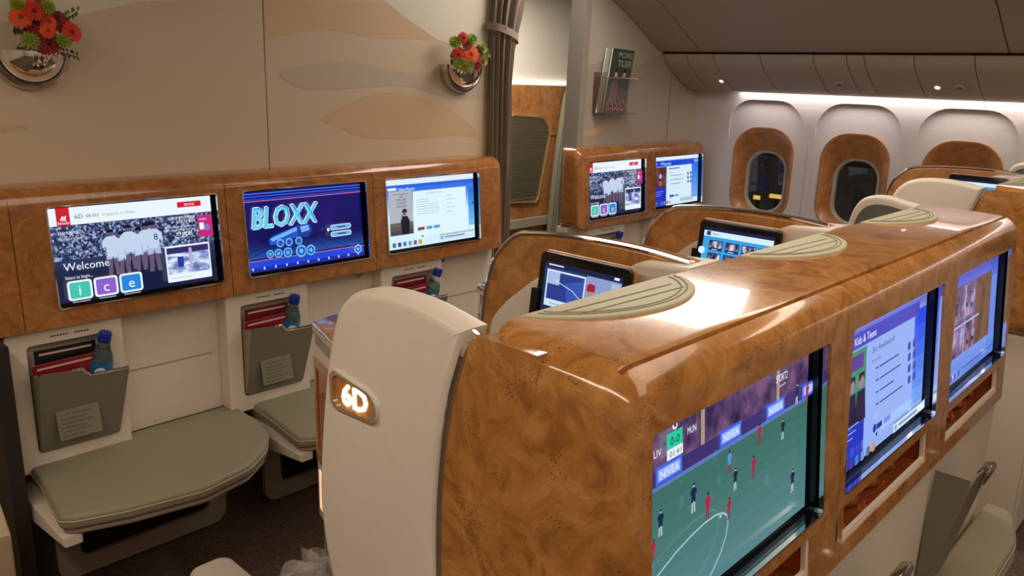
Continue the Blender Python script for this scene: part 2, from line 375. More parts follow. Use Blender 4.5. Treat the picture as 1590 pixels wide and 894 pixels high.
def scr_bloxx(g):
    W_ = em('white', WHT); cy = em('cyan', (90, 220, 250)); lb = em('lblue', (110, 180, 240)); bl = em('mblue', (36, 84, 200)); dk = em('dkblue', (10, 14, 70)); pk = em('pink', (216, 110, 170))
    g.grad(0, 0, 1, 1, (18, 20, 110), (12, 14, 74), 6); 
    g.rect(.35, .05, .75, .6, em_noise('neb', [(.35, (16, 18, 96)), (.7, (34, 20, 110))], 8))
    for i in range(3): g.rect(0, .02+i*.035, 1, .035+i*.035, em('stripe%d' % i, (60-i*12, 110-i*18, 235-i*20)))
    g.rect(0, .115, 1, .125, pk)
    g.grad(0, .66, 1, .84, (16, 26, 96), (36, 86, 170), 5)
    for i in range(9): g.stroke([(.5+(i-4)*.06, .66), (.5+(i-4)*.19, .86)], .003, dk)
    g.rect(0, .86, 1, 1, em('botb', (30, 70, 220))); g.rect(0, .855, 1, .865, pk); g.rect(0, .95, 1, 1, em('botc', (24, 44, 160)))
    for i in range(11): g.rect(.03+i*.09, .945, .04+i*.09, .975, W_)
    # lettering: built from slanted blocks
    def blk(pts, m): g.pl([(u+(.5-v)*.05, v) for u, v in pts], m)
    L0 = {'B': (.03, [(.0, .0, .11, .35)]), }
    def word(off, m, e):
        V, F, W = text_mesh('BLOXX')
        g.text('BLOXX', .04+off, .455-off*.3, .27+e, m, .53+e, .12)
    for dx, dy in ((-.01, 0), (.01, 0), (0, .012), (0, -.012), (.008, .01), (-.008, -.01)):
        g.text('BLOXX', .045+dx, .455+dy, .27, W_, .53, .14)
    g.text('BLOXX', .045, .455, .27, em('bl1', (34, 130, 226)), .53, .14)
    for dx in (-.004, .004): g.text('BLOXX', .045+dx, .455, .27, em('bl1', (34, 130, 226)), .53, .14)
    g.text('BLOXX', .047, .45, .25, cy, .52, .14)
    # six-wheeled gun vehicle
    g.pl([(.17, .62), (.20, .57), (.42, .47), (.45, .52), (.46, .60), (.24, .68), (.18, .68)], bl); g.pl([(.18, .60), (.40, .49), (.42, .53), (.20, .64)], lb)
    g.pl([(.40, .47), (.52, .46), (.53, .57), (.49, .64), (.41, .62)], em('cab', (26, 60, 160))); g.pl([(.43, .49), (.50, .48), (.51, .55), (.44, .57)], lb)
    for i, u in enumerate((.26, .33, .41)): g.circ(u, .67, .03, lb); g.circ(u, .67, .02, bl)
    for i, (u, r) in enumerate(((.17, .034), (.235, .037), (.31, .042), (.42, .052), (.50, .045))):
        g.circ(u, .79+i*.005, r, dk); g.circ(u, .79+i*.005, r*.9, lb); g.circ(u, .79+i*.005, r*.62, bl); g.circ(u, .79+i*.005, r*.3, cy)
    for v in (.52, .61):
        g.rect(.68, v, .87, v+.07, W_, r=.018); g.rect(.684, v+.008, .866, v+.062, lb, r=.016); g.line(.74, v+.045, .08, .024, em('dkblue', (10, 14, 70)))
    g.circ(.66, .575, .012, W_)
    g.circ(.92, .89, .034, em('kit', (196, 212, 238))); g.circ(.92, .89, .026, bl); g.circ(.92, .89, .012, cy)
def bottom_icons(g, dim=False):
    cs = [(40, 130, 90), (90, 50, 150), (60, 130, 190), (120, 150, 190), (90, 110, 150), (200, 160, 60)]
    for i, c in enumerate(cs): g.rect(.05+i*.055, .90, .085+i*.055, .965, em('bi%d' % i, c), r=.005)
    g.circ(.37, .855, .008, em('dkblue', (10, 14, 70)))
    g.rect(.56, .885, .96, .955, em('bar', (170, 205, 235))); g.rect(.565, .893, .955, .948, em('bar2', (206, 228, 245))); g.rect(.62, .91, .85, .93, em('bar3', (110, 150, 190)))
    g.circ(.585, .92, .012, em('bar3', (110, 150, 190))); g.rect(.88, .905, .93, .935, em('white', WHT))
    g.stroke([(.56, .875), (.98, .875)], .004, em('txt', (50, 60, 80)))
def scr_movies(g):
    W_ = em('white', WHT); sky = em('sky', (70, 150, 235)); t = em('txtl', (150, 165, 180)); td = em('txt', (50, 60, 80))
    g.rect(0, 0, 1, 1, em('pale', (214, 240, 252))); g.grad(0, .08, 1, .5, (28, 92, 224), (186, 228, 250), 9); g.grad(.93, .2, 1, .8, (30, 110, 230), (120, 200, 245), 6)
    g.rect(0, 0, 1, .075, em('paler', (226, 238, 250)))
    g.rect(.04, .115, .13, .155, em('pale', (214, 240, 252)), r=.004); g.text('New Movies', .15, .165, .045, W_, .17)
    g.rect(.30, .19, .90, .86, em('page', (222, 246, 252))); g.rect(0, .84, .3, 1, em('pale2', (210, 240, 252)))
    g.rect(.045, .165, .29, .80, em('poster', (176, 182, 192))); g.grad(.045, .62, .29, .80, (110, 106, 104), (70, 62, 60), 3)
    for i, (s_, v) in enumerate((('THE', .26), ('BALLAD', .305), ('OF LEFTY', .355), ('BROWN', .405))): g.text(s_, .125 if i else .15, v, .035, td, .10 if i else .04)
    g.line(.09, .215, .16, .010, td)
    b = em('sil', (30, 28, 40)); g.pl([(.165, .80), (.155, .60), (.175, .53), (.225, .53), (.25, .60), (.24, .80)], b); g.circ(.197, .49, .018, em('face', (110, 96, 96))); g.pl([(.165, .475), (.235, .475), (.222, .455), (.215, .425), (.183, .425), (.177, .455)], b); g.stroke([(.165, .72), (.172, .50)], .006, b)
    g.text('The Ballad of Lef', .43, .245, .03, t, .17)
    for i in range(7): g.line(.325, .32+i*.035, .25 if i > 1 else .14, .010, t)
    for i in range(5): g.line(.66, .30+i*.06, .1 if i % 2 else .06, .010, t)
    g.circ(.34, .745, .016, em('blu2', (30, 110, 190))); g.rect(.35, .72, .40, .765, em('red', (206, 28, 44)), r=.006); g.rect(.42, .72, .485, .765, em('bt', (90, 160, 215)), r=.006); g.rect(.50, .72, .57, .765, em('bt', (90, 160, 215)), r=.006)
    bottom_icons(g); g.pl([(.955, .42), (.97, .45), (.955, .48)], em('dkblue', (10, 14, 70)))
def scr_list(g, title='Kids & Teens', purple=True):
    p = purple
    W_ = em('white', WHT); A = (150, 176, 246) if p else (190, 222, 250); B_ = (70, 72, 190) if p else (24, 70, 214)
    page = em('lp%d' % p, (148, 176, 244) if p else (214, 236, 250)); td = em('ltx%d' % p, (54, 66, 130) if p else (80, 100, 130))
    g.rect(0, 0, 1, 1, page); g.grad(0, .0, 1, .2, B_, A, 5); g.grad(.85, .15, 1, .9, (40, 70, 230) if p else (30, 110, 230), (120, 170, 246), 6)
    g.rect(0, 0, 1, .07, em('lt%d' % p, (120, 130, 226) if p else (226, 238, 250))); g.rect(0, .085, .9, .19, em('lb%d' % p, B_)); g.text(title, .17, .165, .055, W_, .22)
    g.rect(.04, .115, .09, .15, em('lavb', (170, 180, 240)))
    g.rect(0, .2, .29, 1, em('lside', (34, 50, 190)))
    if p:
        g.rect(.0, .2, .29, .62, em('grn', (70, 140, 110))); g.rect(.05, .23, .26, .33, em('pur', (90, 60, 150)))
        for i, u in enumerate((.05, .145, .235)):
            g.pl([(u-.055, .70), (u-.04, .48), (u+.04, .48), (u+.055, .70)], em('suit', (24, 20, 60))); g.circ(u, .42, .028, em('skin2', (160, 120, 150))); g.pl([(u-.03, .42), (u-.028, .36), (u+.028, .36), (u+.03, .42), (u+.01, .38)], em('hair', (22, 22, 40)))
    else:
        g.rect(.0, .2, .29, .62, em_noise('stage', [(.35, (40, 24, 40)), (.6, (120, 70, 60)), (.75, (70, 50, 60))], 18)); g.man(.16, .3, .28, em('pinkb', (190, 170, 215)), em('suit', (24, 20, 60)), em('skin2', (160, 120, 150)), em('hair', (22, 22, 40)))
    for i in range(3): g.line(.02, .70+i*.04, .2-.03*i, .012, em('lavb', (170, 180, 240)))
    (g.text('So Awkward', .33, .27, .045, td, .24) if p else g.line(.33, .26, .24, .035, td)); g.text('Episodes', .33, .335, .02, td, .09)
    for i in range(4 if p else 3):
        g.line(.37, .40+i*.085, .03, .02, td); g.line(.41, .40+i*.085, (.22, .24, .16, .26)[i], .018, td)
        for k in (0, 1): g.rect(.735+k*.06, .35+i*.085, .77+k*.06, .41+i*.085, em('btn%d' % p, (60, 70, 160) if p else (80, 100, 140)), r=.008)
    g.circ(.36, .81, .018, em('dkb', (24, 50, 140))); g.rect(.38, .79, .44, .83, em('dkb', (24, 50, 140))); g.rect(.46, .79, .53, .83, em('bt2', (110, 140, 220)))
    bottom_icons(g)
def scr_photos(g):
    g.rect(0, 0, 1, 1, em('ph0', (110, 140, 226))); g.grad(0, 0, 1, .22, (70, 72, 190), (96, 120, 220), 4); g.grad(.02, .78, 1, 1, (110, 150, 235), (90, 130, 220), 3)
    g.rect(.05, .16, .86, .78, em('phb', (96, 84, 120)))
    ph = em_noise('photo', [(.3, (50, 34, 60)), (.48, (120, 90, 120)), (.62, (170, 160, 205))], 16)
    for (a, b, c, d) in ((.06, .2, .3, .48), (.32, .17, .56, .47), (.06, .5, .3, .77), (.32, .49, .56, .77)): g.rect(a, b, c, d, ph)
    g.rect(.58, .17, .86, .78, em_noise('photo2', [(.3, (60, 40, 40)), (.5, (120, 80, 60)), (.66, (50, 70, 60))], 11))
    for i, (u, v) in enumerate(((.13, .26), (.22, .25), (.38, .22), (.46, .24), (.13, .56), (.4, .56), (.48, .55))):
        g.man(u, v, .22, em('phs%d' % (i % 3), ((150, 150, 200), (60, 50, 90), (130, 100, 120))[i % 3]), em('suit', (24, 20, 60)), em('skin2', (160, 120, 150)), em('hair', (22, 22, 40)))
    g.stroke([(0, .48), (.57, .48)], .01, em('lavb', (170, 180, 240))); g.stroke([(.31, .17), (.31, .78)], .01, em('lavb', (170, 180, 240)))
    for i in range(4): g.rect(.05+i*.06, .87, .085+i*.06, .93, em('bi5b', (70, 90, 190)), r=.005)
    g.stroke([(.3, .88), (.9, .88)], .005, em('dkb', (24, 50, 140)))
def scr_football(g):
    W_ = em('white', WHT); sk = em('skin', (150, 128, 140))
    g.grad(0, .0, 1, 1, (44, 98, 80), (86, 132, 138), 12);  # pitch gets paler downwards: haze on the screen glass put into its colour
    g.rect(0, 0, 1, .25, em_noise('stand', [(.3, (40, 28, 66)), (.5, (84, 60, 104)), (.66, (120, 84, 118))], 34, 6)); g.rect(0, .0, .9, .03, em('st2', (84, 80, 140)))
    g.rect(0, .23, 1, .31, em('stw', (60, 48, 110))); g.stroke([(0, .315), (1, .315)], .012, em('lineb', (90, 120, 190)))
    for u in (.10, .42, .70, .95): g.rect(u-.01, .215, u+.115, .30, em('adb', (70, 100, 230))); g.rect(u, .23, u+.105, .285, em('adw', (150, 176, 250))); g.text('NIVEA', u+.008, .278, .04, em('white', WHT), .09)
    for u in (.30, .75): g.rect(u, .04, u+.02, .22, em('post', (170, 150, 130)))
    g.text('LIV', .07, .155, .035, W_, .035); g.rect(.13, .075, .205, .15, em('teal', (40, 200, 160))); g.rect(.13, .15, .205, .20, W_); g.text('0-0', .145, .135, .04, em('navy', (22, 30, 66)), .045); g.text('01:41', .14, .19, .03, em('navy', (22, 30, 66)), .055); g.text('MUN', .225, .125, .035, W_, .045)
    g.circ(.165, .045, .012, W_); g.circ(.165, .045, .006, em('stw', (60, 48, 110))); g.text('SPORT2', .735, .11, .045, W_, .08); g.text('sport24', .76, .14, .015, W_, .04)
    n = 20
    g.stroke([(-.0, .76), (.08, .71), (.16, .665), (.24, .635), (.31, .62), (.37, .62), (.41, .635), (.435, .665), (.44, .71), (.43, .77), (.40, .84), (.36, .90), (.30, .96), (.26, 1)], .006, em('pline', (150, 200, 196)))
    red, navy = em('kred', (170, 40, 70)), em('knavy', (24, 34, 74)); wh = em('sock', (170, 190, 200))
    for (u, v, h, c) in ((.09, .40, .13, 1), (.245, .37, .15, 1), (.315, .46, .14, 0), (.43, .31, .12, 2), (.46, .42, .12, 1), (.42, .55, .12, 0), (.56, .41, .13, 0), (.59, .25, .12, 0), (.74, .30, .12, 1), (.83, .14, .12, 1), (.90, .17, .12, 0), (.80, .62, .14, 1), (.01, .47, .1, 0)):
        sh = (red, navy, em('ref', (70, 150, 220)))[c]; g.man(u, v, h, sh, sh if c != 1 else navy, wh if c == 1 else em('kred2', (140, 44, 70)), em('hair', (22, 22, 40)))
    g.circ(.335, .585, .004, W_)
def scr_map(g):
    W_ = em('white', WHT)
    g.grad(0, 0, 1, 1, (40, 60, 120), (16, 22, 60), 6); g.rect(0, 0, 1, .08, em('navy', (22, 30, 66))); g.rect(.05, .03, .25, .05, W_); g.rect(.9, .02, .96, .06, W_)
    g.rect(.04, .12, .56, .74, em('bar2', (206, 228, 245))); g.rect(.06, .15, .54, .62, em('mapb', (36, 60, 140))); g.pl([(.3, .3), (.54, .2), (.54, .62), (.34, .62)], em('mapl', (56, 84, 176))); g.rect(.06, .15, .22, .36, em('kit2', (170, 188, 222))); g.stroke([(.15, .28), (.4, .4), (.5, .5)], .006, W_); g.text('View AirShow', .12, .70, .04, em('txt', (50, 60, 80)), .24)
    g.rect(.57, .09, 1, .78, em('cabb', (140, 158, 206))); g.pl([(.59, .6), (.6, .44), (.68, .44), (.72, .6), (.7, .8), (.58, .8)], em('suitb', (60, 60, 90))); g.circ(.64, .36, .05, em('skin3', (170, 140, 150))); g.pl([(.585, .34), (.585, .24), (.62, .2), (.69, .22), (.69, .33)], em('hat', (170, 30, 50)))
    g.pl([(.88, .12), (.99, .12), (.99, .6), (.9, .5)], em('kit2', (170, 188, 222)))
    g.text('Welcome aboard', .585, .62, .07, W_, .38)
    for i in range(5): g.rect(.04+i*.1, .84, .11+i*.1, .95, em(('ic%d' % (i % 3)), (66, 196, 178)), r=.01)
def scr_tiles(g):
    W_ = em('white', WHT)
    g.grad(0, 0, 1, 1, (50, 150, 225), (60, 180, 240), 5); g.rect(0, 0, 1, .07, em('navy', (22, 30, 66))); g.rect(0, .07, 1, .19, em('pale2', (210, 240, 252))); g.rect(.04, .08, .1, .17, em('txt', (50, 60, 80))); g.text('Music', .13, .15, .05, em('txt', (50, 60, 80)), .1)
    ph = em_noise('tile', [(.35, (30, 30, 60)), (.5, (120, 110, 130)), (.6, (220, 220, 230))], 90, stretch=(1, 1, .6))
    for j in range(3):
        for i in range(4): g.rect(.1+i*.24, .26+j*.27, .3+i*.24, .48+j*.27, em('tb', (20, 50, 120))); g.rect(.11+i*.24, .28+j*.27, .29+i*.24, .42+j*.27, ph); g.line(.15+i*.24, .465+j*.27, .08, .02, W_)
    g.circ(.02, .5, .05, em('pale2', (210, 240, 252)))

def screen(parent, x, y, z, wd, ht, fn, tilt=0, depth=.024, gap=.026):
    """lit screen set back in a chrome-edged opening; origin = top-left of the opening"""
    M = Matrix.Translation((x, y, z)) @ Matrix.Rotation(-tilt, 4, 'X')
    mb = MB()
    o = rr(-.004, wd+.004, -ht-.004, .004, .012); i = rr(.0, wd, -ht, .0, .009)
    mb.ring(o, i, -.004, .010).xf(M); fr = mb.build('screen_frame', CHROME, parent)
    hb = MB(); hb.ring(rr(-.002, wd+.002, -ht-.002, .002, .01), i, .004, depth+.004)
    hb.poly([(-.002, depth+.004, -ht-.002), (wd+.002, depth+.004, -ht-.002), (wd+.002, depth+.004, .002), (-.002, depth+.004, .002)])
    hb.xf(M); ho = hb.build('screen_housing', BLACK, fr)
    g = Gfx(wd-.016, ht-.014); fn(g)
    g.build('display', fr, (0, 0, 0), mtx=M @ Matrix.Translation((.006, depth, -.005)))
    return fr
def cutbox(x, y, z, wd, ht, tilt, d=.034, r=.012):
    m = MB(); m.rprism(rr(-.002, wd+.002, -ht-.002, .002, r), -.05, d, axis='y'); m.xf(Matrix.Translation((x, y, z)) @ Matrix.Rotation(-tilt, 4, 'X')); return m

# ------------------------------------------------------------------ the cabin shell
# carpet
cm = mat('carpet', srgb(92, 74, 60), .95); nt = cm.node_tree; bs = nt.nodes['Principled BSDF']
tc = nt.nodes.new('ShaderNodeTexCoord'); mg = nt.nodes.new('ShaderNodeTexNoise'); mg.inputs['Scale'].default_value = 85; mg.inputs['Distortion'].default_value = 2.5
nt.links.new(tc.outputs['Object'], mg.inputs['Vector']); cr = nt.nodes.new('ShaderNodeValToRGB'); cr.color_ramp.elements[0].position = .46; cr.color_ramp.elements[0].color = (*srgb(78, 62, 52), 1)
cr.color_ramp.elements[1].position = .56; cr.color_ramp.elements[1].color = (*srgb(112, 90, 72), 1)
nt.links.new(mg.outputs['Fac'], cr.inputs[0]); nt.links.new(cr.outputs[0], bs.inputs['Base Color'])
struct(MB().box(-2.0, 4.9, -2.2, 4.2, -.08, 0).build('floor', cm))
CEIL = mat('ceiling_panel', srgb(214, 204, 190), .6)
struct(MB().box(-2.0, 3.25, -2.2, 4.2, 2.3, 2.36).build('ceiling', CEIL))
struct(MB().box(-2.06, -2.0, -2.2, 4.2, 0, 2.36).build('wall_left', CEIL))
struct(MB().box(-2.0, 4.9, -2.26, -2.2, 0, 2.36).build('wall_back', CEIL))
# forward bulkhead, two sides of the doorway
BK = mat('bulkhead_laminate', srgb(206, 186, 160), .42)
DUN1 = mat('dune_tan', srgb(204, 174, 140), .42); DUN2 = mat('dune_cream', srgb(216, 208, 188), .42); DUN3 = mat('dune_grey', srgb(192, 178, 158), .42)
m = MB(); m.box(-2.0, 1.555, 2.65, 2.71, 0, 2.3); m.box(1.558, 2.70, 2.65, 2.71, 0, 2.3)
bw = struct(m.build('wall_front', BK, bevel=.002))
yd = 2.6492
def decal(name, pts, mt, y=yd, par=None): return MB().poly([(x, y, z) for x, z in pts]).build(name, mt, par)
decal('dune_print', smooth([(-.2, 1.60), (.744, 1.724), (.912, 1.749), (1.023, 1.779), (1.14, 1.811), (1.307, 1.831), (1.555, 1.86)], 4)+[(1.555, 2.29), (-.2, 2.29)], DUN2, yd, bw)
decal('dune_print', smooth([(1.56, 2.10), (1.80, 2.02), (2.079, 1.898), (2.225, 1.825), (2.365, 1.765), (2.5, 1.742), (2.69, 1.72)], 4)+[(2.69, 2.29), (1.56, 2.29)], DUN2, yd, bw)
decal('dune_print', smooth([(1.56, 2.10), (1.80, 2.02), (2.079, 1.898), (2.225, 1.825), (2.345, 1.765), (2.20, 1.762), (2.06, 1.755), (1.8, 1.77), (1.56, 1.72)], 4), DUN1, yd, bw)
decal('dune_print', smooth([(1.78, 1.45), (1.92, 1.51), (2.05, 1.545), (2.22, 1.54), (2.40, 1.50), (2.55, 1.42), (2.60, 1.36), (2.45, 1.37), (2.2, 1.36), (1.95, 1.38), (1.86, 1.42)], 4, True), DUN1, yd, bw)
decal('dune_print', smooth([(.3, 1.43), (.712, 1.445), (.79, 1.44), (.72, 1.425), (.3, 1.40)], 4, True), DUN1, yd, bw)
decal('dune_print', smooth([(1.62, 1.62), (1.9, 1.66), (2.3, 1.62), (2.66, 1.64), (2.66, 1.54), (2.4, 1.53), (2.2, 1.575), (1.9, 1.56), (1.7, 1.56)], 4, True), DUN3, yd, bw)
BK2 = mat('bulkhead_grey', srgb(176, 166, 152), .45)
m = MB(); m.rprism([(3.30, 0), (4.60, 0), (4.60, 2.2), (3.34, 2.2)], 2.65, 2.71, axis='y')
bw2 = struct(m.build('wall_front_right', BK2))
m = MB(); m.rprism(rpoly([(3.262, 0), (3.31, 0), (3.372, 2.2), (3.325, 2.2)], .0), 2.625, 2.72, axis='y')
struct(m.build('trim_1', mat('jamb_grey', srgb(158, 152, 140), .4, .2)))
decal('dune_print', smooth([(3.345, 2.2), (3.335, 1.72), (3.40, 1.70), (3.56, 1.73), (3.72, 1.70), (3.86, 1.72), (3.95, 1.745), (4.1, 1.8)], 4)+[(4.1, 2.2)], mat('dune_pale', srgb(190, 180, 166), .45), yd, bw2)
decal('dune_print', smooth([(3.34, 1.36), (3.44, 1.375), (3.55, 1.40), (3.60, 1.39), (3.52, 1.355), (3.40, 1.335)], 4, True), DUN1, yd, bw2)
MB().box(4.176, 4.180, 2.6485, 2.651, 1.0, 1.7).build('panel_seam', mat('seam_dark', srgb(110, 104, 96), .6), bw2)
tag(MB().lathe([(0, 0), (.007, 0), (.006, .004), (0, .005)], (3.37, 2.65, 1.79), 12, mtx=Matrix.Rotation(PI/2, 4, 'X')).build('snap_stud', DCHROME), 'tiny dark metal stud on the panel edge left of the magazine rack', 'stud')
# fuselage sidewall with three window recesses
WALLM = mat('sidewall_fabric', srgb(206, 200, 200), .75, bump=(130, .5))
wl = [(4.52, .0), (4.50, .9), (4.50, 1.30), (4.475, 1.52), (4.45, 1.66), (4.62, 1.66), (4.62, 0)]
m = MB(); m.rprism(wl, -2.2, 2.65, axis='y'); wr = struct(m.build('wall_right', WALLM))
WIN = [2.19-.53*i for i in range(5)]
cut = []
for c in WIN:
    k = MB(); k.rprism(rr(c-.228, c+.228, .76, 1.545, .15, 8), 4.3, 4.5025, axis='x'); cut.append(k)
carve(wr, cut)
cut = []
for c in WIN:
    k = MB(); k.rprism(rr(c-.17, c+.17, .86, 1.375, .135, 8), 4.3, 4.7, axis='x'); cut.append(k)
carve(wr, cut)
for i in range(3): MB().box(4.4985, 4.503, c0-.0015, c0+.0015, .1, 1.3).build('panel_seam', mat('seam_pale', srgb(160, 154, 150), .6), wr) if (c0 := 1.925-.53*i*2) else None
for i, c in enumerate(WIN):
    t = bpy.data.objects.new('window_%d' % (i+1), None); COL.objects.link(t); t.location = (4.5, c, .9); struct(t)
    def sl(hy, z0, z1, r, x): return [(x, y, z) for y, z in rr(c-hy, c+hy, z0, z1, r, 8)]
    m = MB(); m.loft([sl(.188, .85, 1.392, .15, 4.506), sl(.186, .852, 1.39, .148, 4.494), sl(.178, .86, 1.382, .142, 4.494), sl(.160, .87, 1.350, .13, 4.515), sl(.132, .885, 1.27, .115, 4.555), sl(.122, .89, 1.250, .11, 4.57)], 0, False, False)
    m.build('burl_surround', BURL2, t)
    m = MB(); m.loft([sl(.125, .885, 1.255, .11, 4.565), sl(.112, .895, 1.240, .10, 4.572), sl(.108, .90, 1.236, .1, 4.585)], 0, False, False); m.build('window_gasket', mat('gasket_grey', srgb(170, 166, 156), .5), t)
    m = MB(); m.rprism(rr(c-.116, c+.116, .89, 1.248, .1, 8), 4.585, 4.589, axis='x'); m.build('pane', GLASS, t)
    m = MB(); m.rprism(rr(c-.11, c+.11, 1.205 if i == 1 else 1.225, 1.24, .005, 8), 4.578, 4.583, axis='x'); m.build('window_shade', DARK, t)
for k_, (yy, zz, s_) in enumerate(((4.17, .38, .07), (4.40, .34, .04))):
    t = thing('apron_floodlight', ['yellow floodlight far outside, seen low in the first cabin window', 'smaller yellow floodlight outside beside the larger one'][k_], 'floodlight', (9, yy, -4))
    MB().box(9, 9.02, yy-s_, yy+s_, zz-.02, zz+.025).build('lamp_head', mat('flood', (1, .7, .2), .5, emit=(1, .62, .14), es=.8), t)
    MB().tube([(9.05, yy, -4), (9.05, yy, zz)], .02, 8).build('mast', DARK, t)
# stowage bins and service panels
BIN = mat('bin_plastic', srgb(172, 160, 146), .5); PSU = mat('service_panel_plastic', srgb(176, 166, 152), .5)
bprof = smooth([(4.085, 1.792), (4.02, 1.80), (3.90, 1.86), (3.72, 1.955), (3.52, 2.04), (3.3, 2.10), (3.18, 2.22)], 4)+[(3.2, 2.34), (4.6, 2.34), (4.6, 1.792)]
ys = [2.645, 2.385, .905, -.60, -2.19]
for i in range(4):
    m = MB(); m.rprism(bprof, ys[i+1]+.003, ys[i]-.003, axis='y')
    tag(m.build('overhead_bin', BIN), ['short closed overhead bin section against the forward bulkhead', 'long closed overhead bin door above the first cabin windows', 'closed overhead bin at the right edge beside the long bin', 'closed overhead bin furthest aft along the window side'][i], 'overhead bin', 'overhead bins')
struct(MB().box(4.07, 4.6, -2.19, 2.645, 1.783, 1.792).build('trim_2', DARK))
pprof = [(4.40, 1.588), (4.34, 1.60), (4.22, 1.66), (4.12, 1.725), (4.075, 1.782)]
pprof = smooth(pprof, 4)+[(4.43, 1.782)]
seams = [2.645, 2.50, 2.335, 2.06, 1.775, 1.61, 1.525, 1.30, 1.045, .7, .3, -.3, -1., -2.19]
for i in range(len(seams)-1):
    o = MB().rprism(pprof, seams[i+1]+.002, seams[i]-.002, axis='y').build('trim_%d' % (i+3), PSU); struct(o)
struct(MB().box(4.40, 4.455, -2.19, 2.37, 1.60, 1.612).build('trim_20', mat('cove_diffuser', (1, .9, .85), .5, emit=(1, .86, .80), es=1.6)))
struct(MB().box(4.12, 4.44, -2.19, 2.645, 1.735, 1.77).build('trim_21', DARK))
# reading lights and air outlets on the service panels
nrm = Vector((-.56, 0, -.83)).normalized()
Rn = nrm.to_track_quat('Z', 'Y').to_matrix().to_4x4()
def psu_fit(name, label, y, lit, big):
    t = thing(name, label, 'reading light' if lit else 'air outlet', (4.245, y, 1.645))
    p = Vector((4.245, y, 1.645))
    MB().lathe([(0, -.004), (.022, -.004), (.022, .004), (.015, .007), (.012, .003), (0, .002)], p, 20, mtx=Rn).build('bezel', PSU, t)
    if lit: MB().lathe([(0, .0025), (.011, .0032), (.011, .0045), (0, .005)], p, 14, mtx=Rn).build('lens', mat('lamp_lens', (1, .8, .7), .3, emit=(1, .62, .5), es=5), t)
    else: MB().lathe([(0, .002), (.009, .003), (.008, .009), (0, .01)], p, 14, mtx=Rn).build('nozzle', mat('nozzle_grey', srgb(120, 110, 100), .4), t)
psu_fit('reading_light', 'lit reading light in the service panel nearest the bulkhead', 2.36, True, 0)
psu_fit('reading_light', 'lit reading light in the service panel towards the right edge', 1.225, True, 0)
psu_fit('air_outlet', 'unlit round air outlet midway along the service panels', 1.69, False, 0)
psu_fit('air_outlet', 'round air outlet just right of the right lit reading light', 1.13, False, 1)
# unseen glowing panel added above the bins, slanted to make the console-top glint
struct(MB().rprism([(2.78, 2.299), (3.16, 2.10), (3.175, 2.11), (3.175, 2.299)], 1.45, 2.60, axis='y').build('trim_22', mat('glint_panel_glow', (1, .95, .9), .5, emit=(1, .93, .84), es=7.0)))

# ------------------------------------------------------------------ forward cabin through the doorway
struct(MB().box(2.0, 4.9, 3.86, 3.92, 0, 2.4).build('wall_forward', mat('forward_white', srgb(226, 220, 208), .6)))
struct(MB().box(3.2, 4.78, 3.835, 3.86, 1.585, 1.60).build('trim_23', mat('forward_strip', (1, .97, .9), .5, emit=(1, .96, .9), es=2.2)))
t = thing('suite_partition', 'burl wood suite partition with louvred panel, seen through the doorway', 'partition', (4.1, 3.80, 0))
MB().box(3.0, 4.80, 3.80, 3.835, .02, 1.578).build('wood_panel', BURL2, t)
lo = rpoly([(3.98, .79), (4.335, .765), (4.36, .80), (4.455, 1.22), (4.44, 1.30), (4.37, 1.365), (4.08, 1.385), (3.98, 1.37)], [.01, .01, .01, .04, .04, .05, .05, .01], 4)
li = [(x*.985+4.2*.015, z*.975+1.09*.025) for x, z in lo]
lv = MB(); lv.ring(lo, li, 3.785, 3.80); lf = lv.build('louvre_frame', mat('gilt_edge', srgb(230, 190, 130), .3, .6), t)
lv = MB(); n = 38
for k in range(n):
    z = .80+k*.0152; xr = 4.335+(z-.8)*.245; 
    if z > 1.25: xr -= (z-1.25)**2*7
    lv.poly([(3.985, 3.799, z), (xr, 3.799, z), (xr, 3.788, z+.010), (3.985, 3.788, z+.010)])
lv.build('louvre', mat('louvre_grey', srgb(186, 180, 160), .5), lf); MB().poly([(x, 3.7995, z) for x, z in li]).build('louvre_back', mat('louvre_dark', srgb(110, 104, 88), .7), lf)
MB().box(3.4, 4.50, 3.775, 3.80, .60, .66).build('rail', mat('rail_grey', srgb(168, 160, 146), .5), t)
MB().box(4.455, 4.52, 3.792, 3.80, 1.235, 1.25).build('light_edge', mat('gilt_edge'), t)
t = thing('suite_post', 'tall curved grey-green suite post right of the louvred panel', 'post', (4.6, 3.74, 0))
m = MB(); m.rprism(smooth([(4.40, .02), (4.41, .5), (4.45, 1.0), (4.50, 1.35), (4.54, 1.53), (4.58, 1.57)], 5)+[(4.78, 1.57), (4.78, .02)], 3.66, 3.76, .02, 'y'); m.build('post_shell', mat('suite_grey', srgb(150, 148, 130), .45), t)
m = MB(); m.tube([(x-.004, 3.68, z) for x, z in smooth([(4.40, .02), (4.41, .5), (4.45, 1.0), (4.50, 1.35), (4.54, 1.53), (4.58, 1.575), (4.75, 1.578)], 5)], .016, 8); m.build('edge_bead', mat('suite_bead', srgb(120, 118, 104), .5), t)

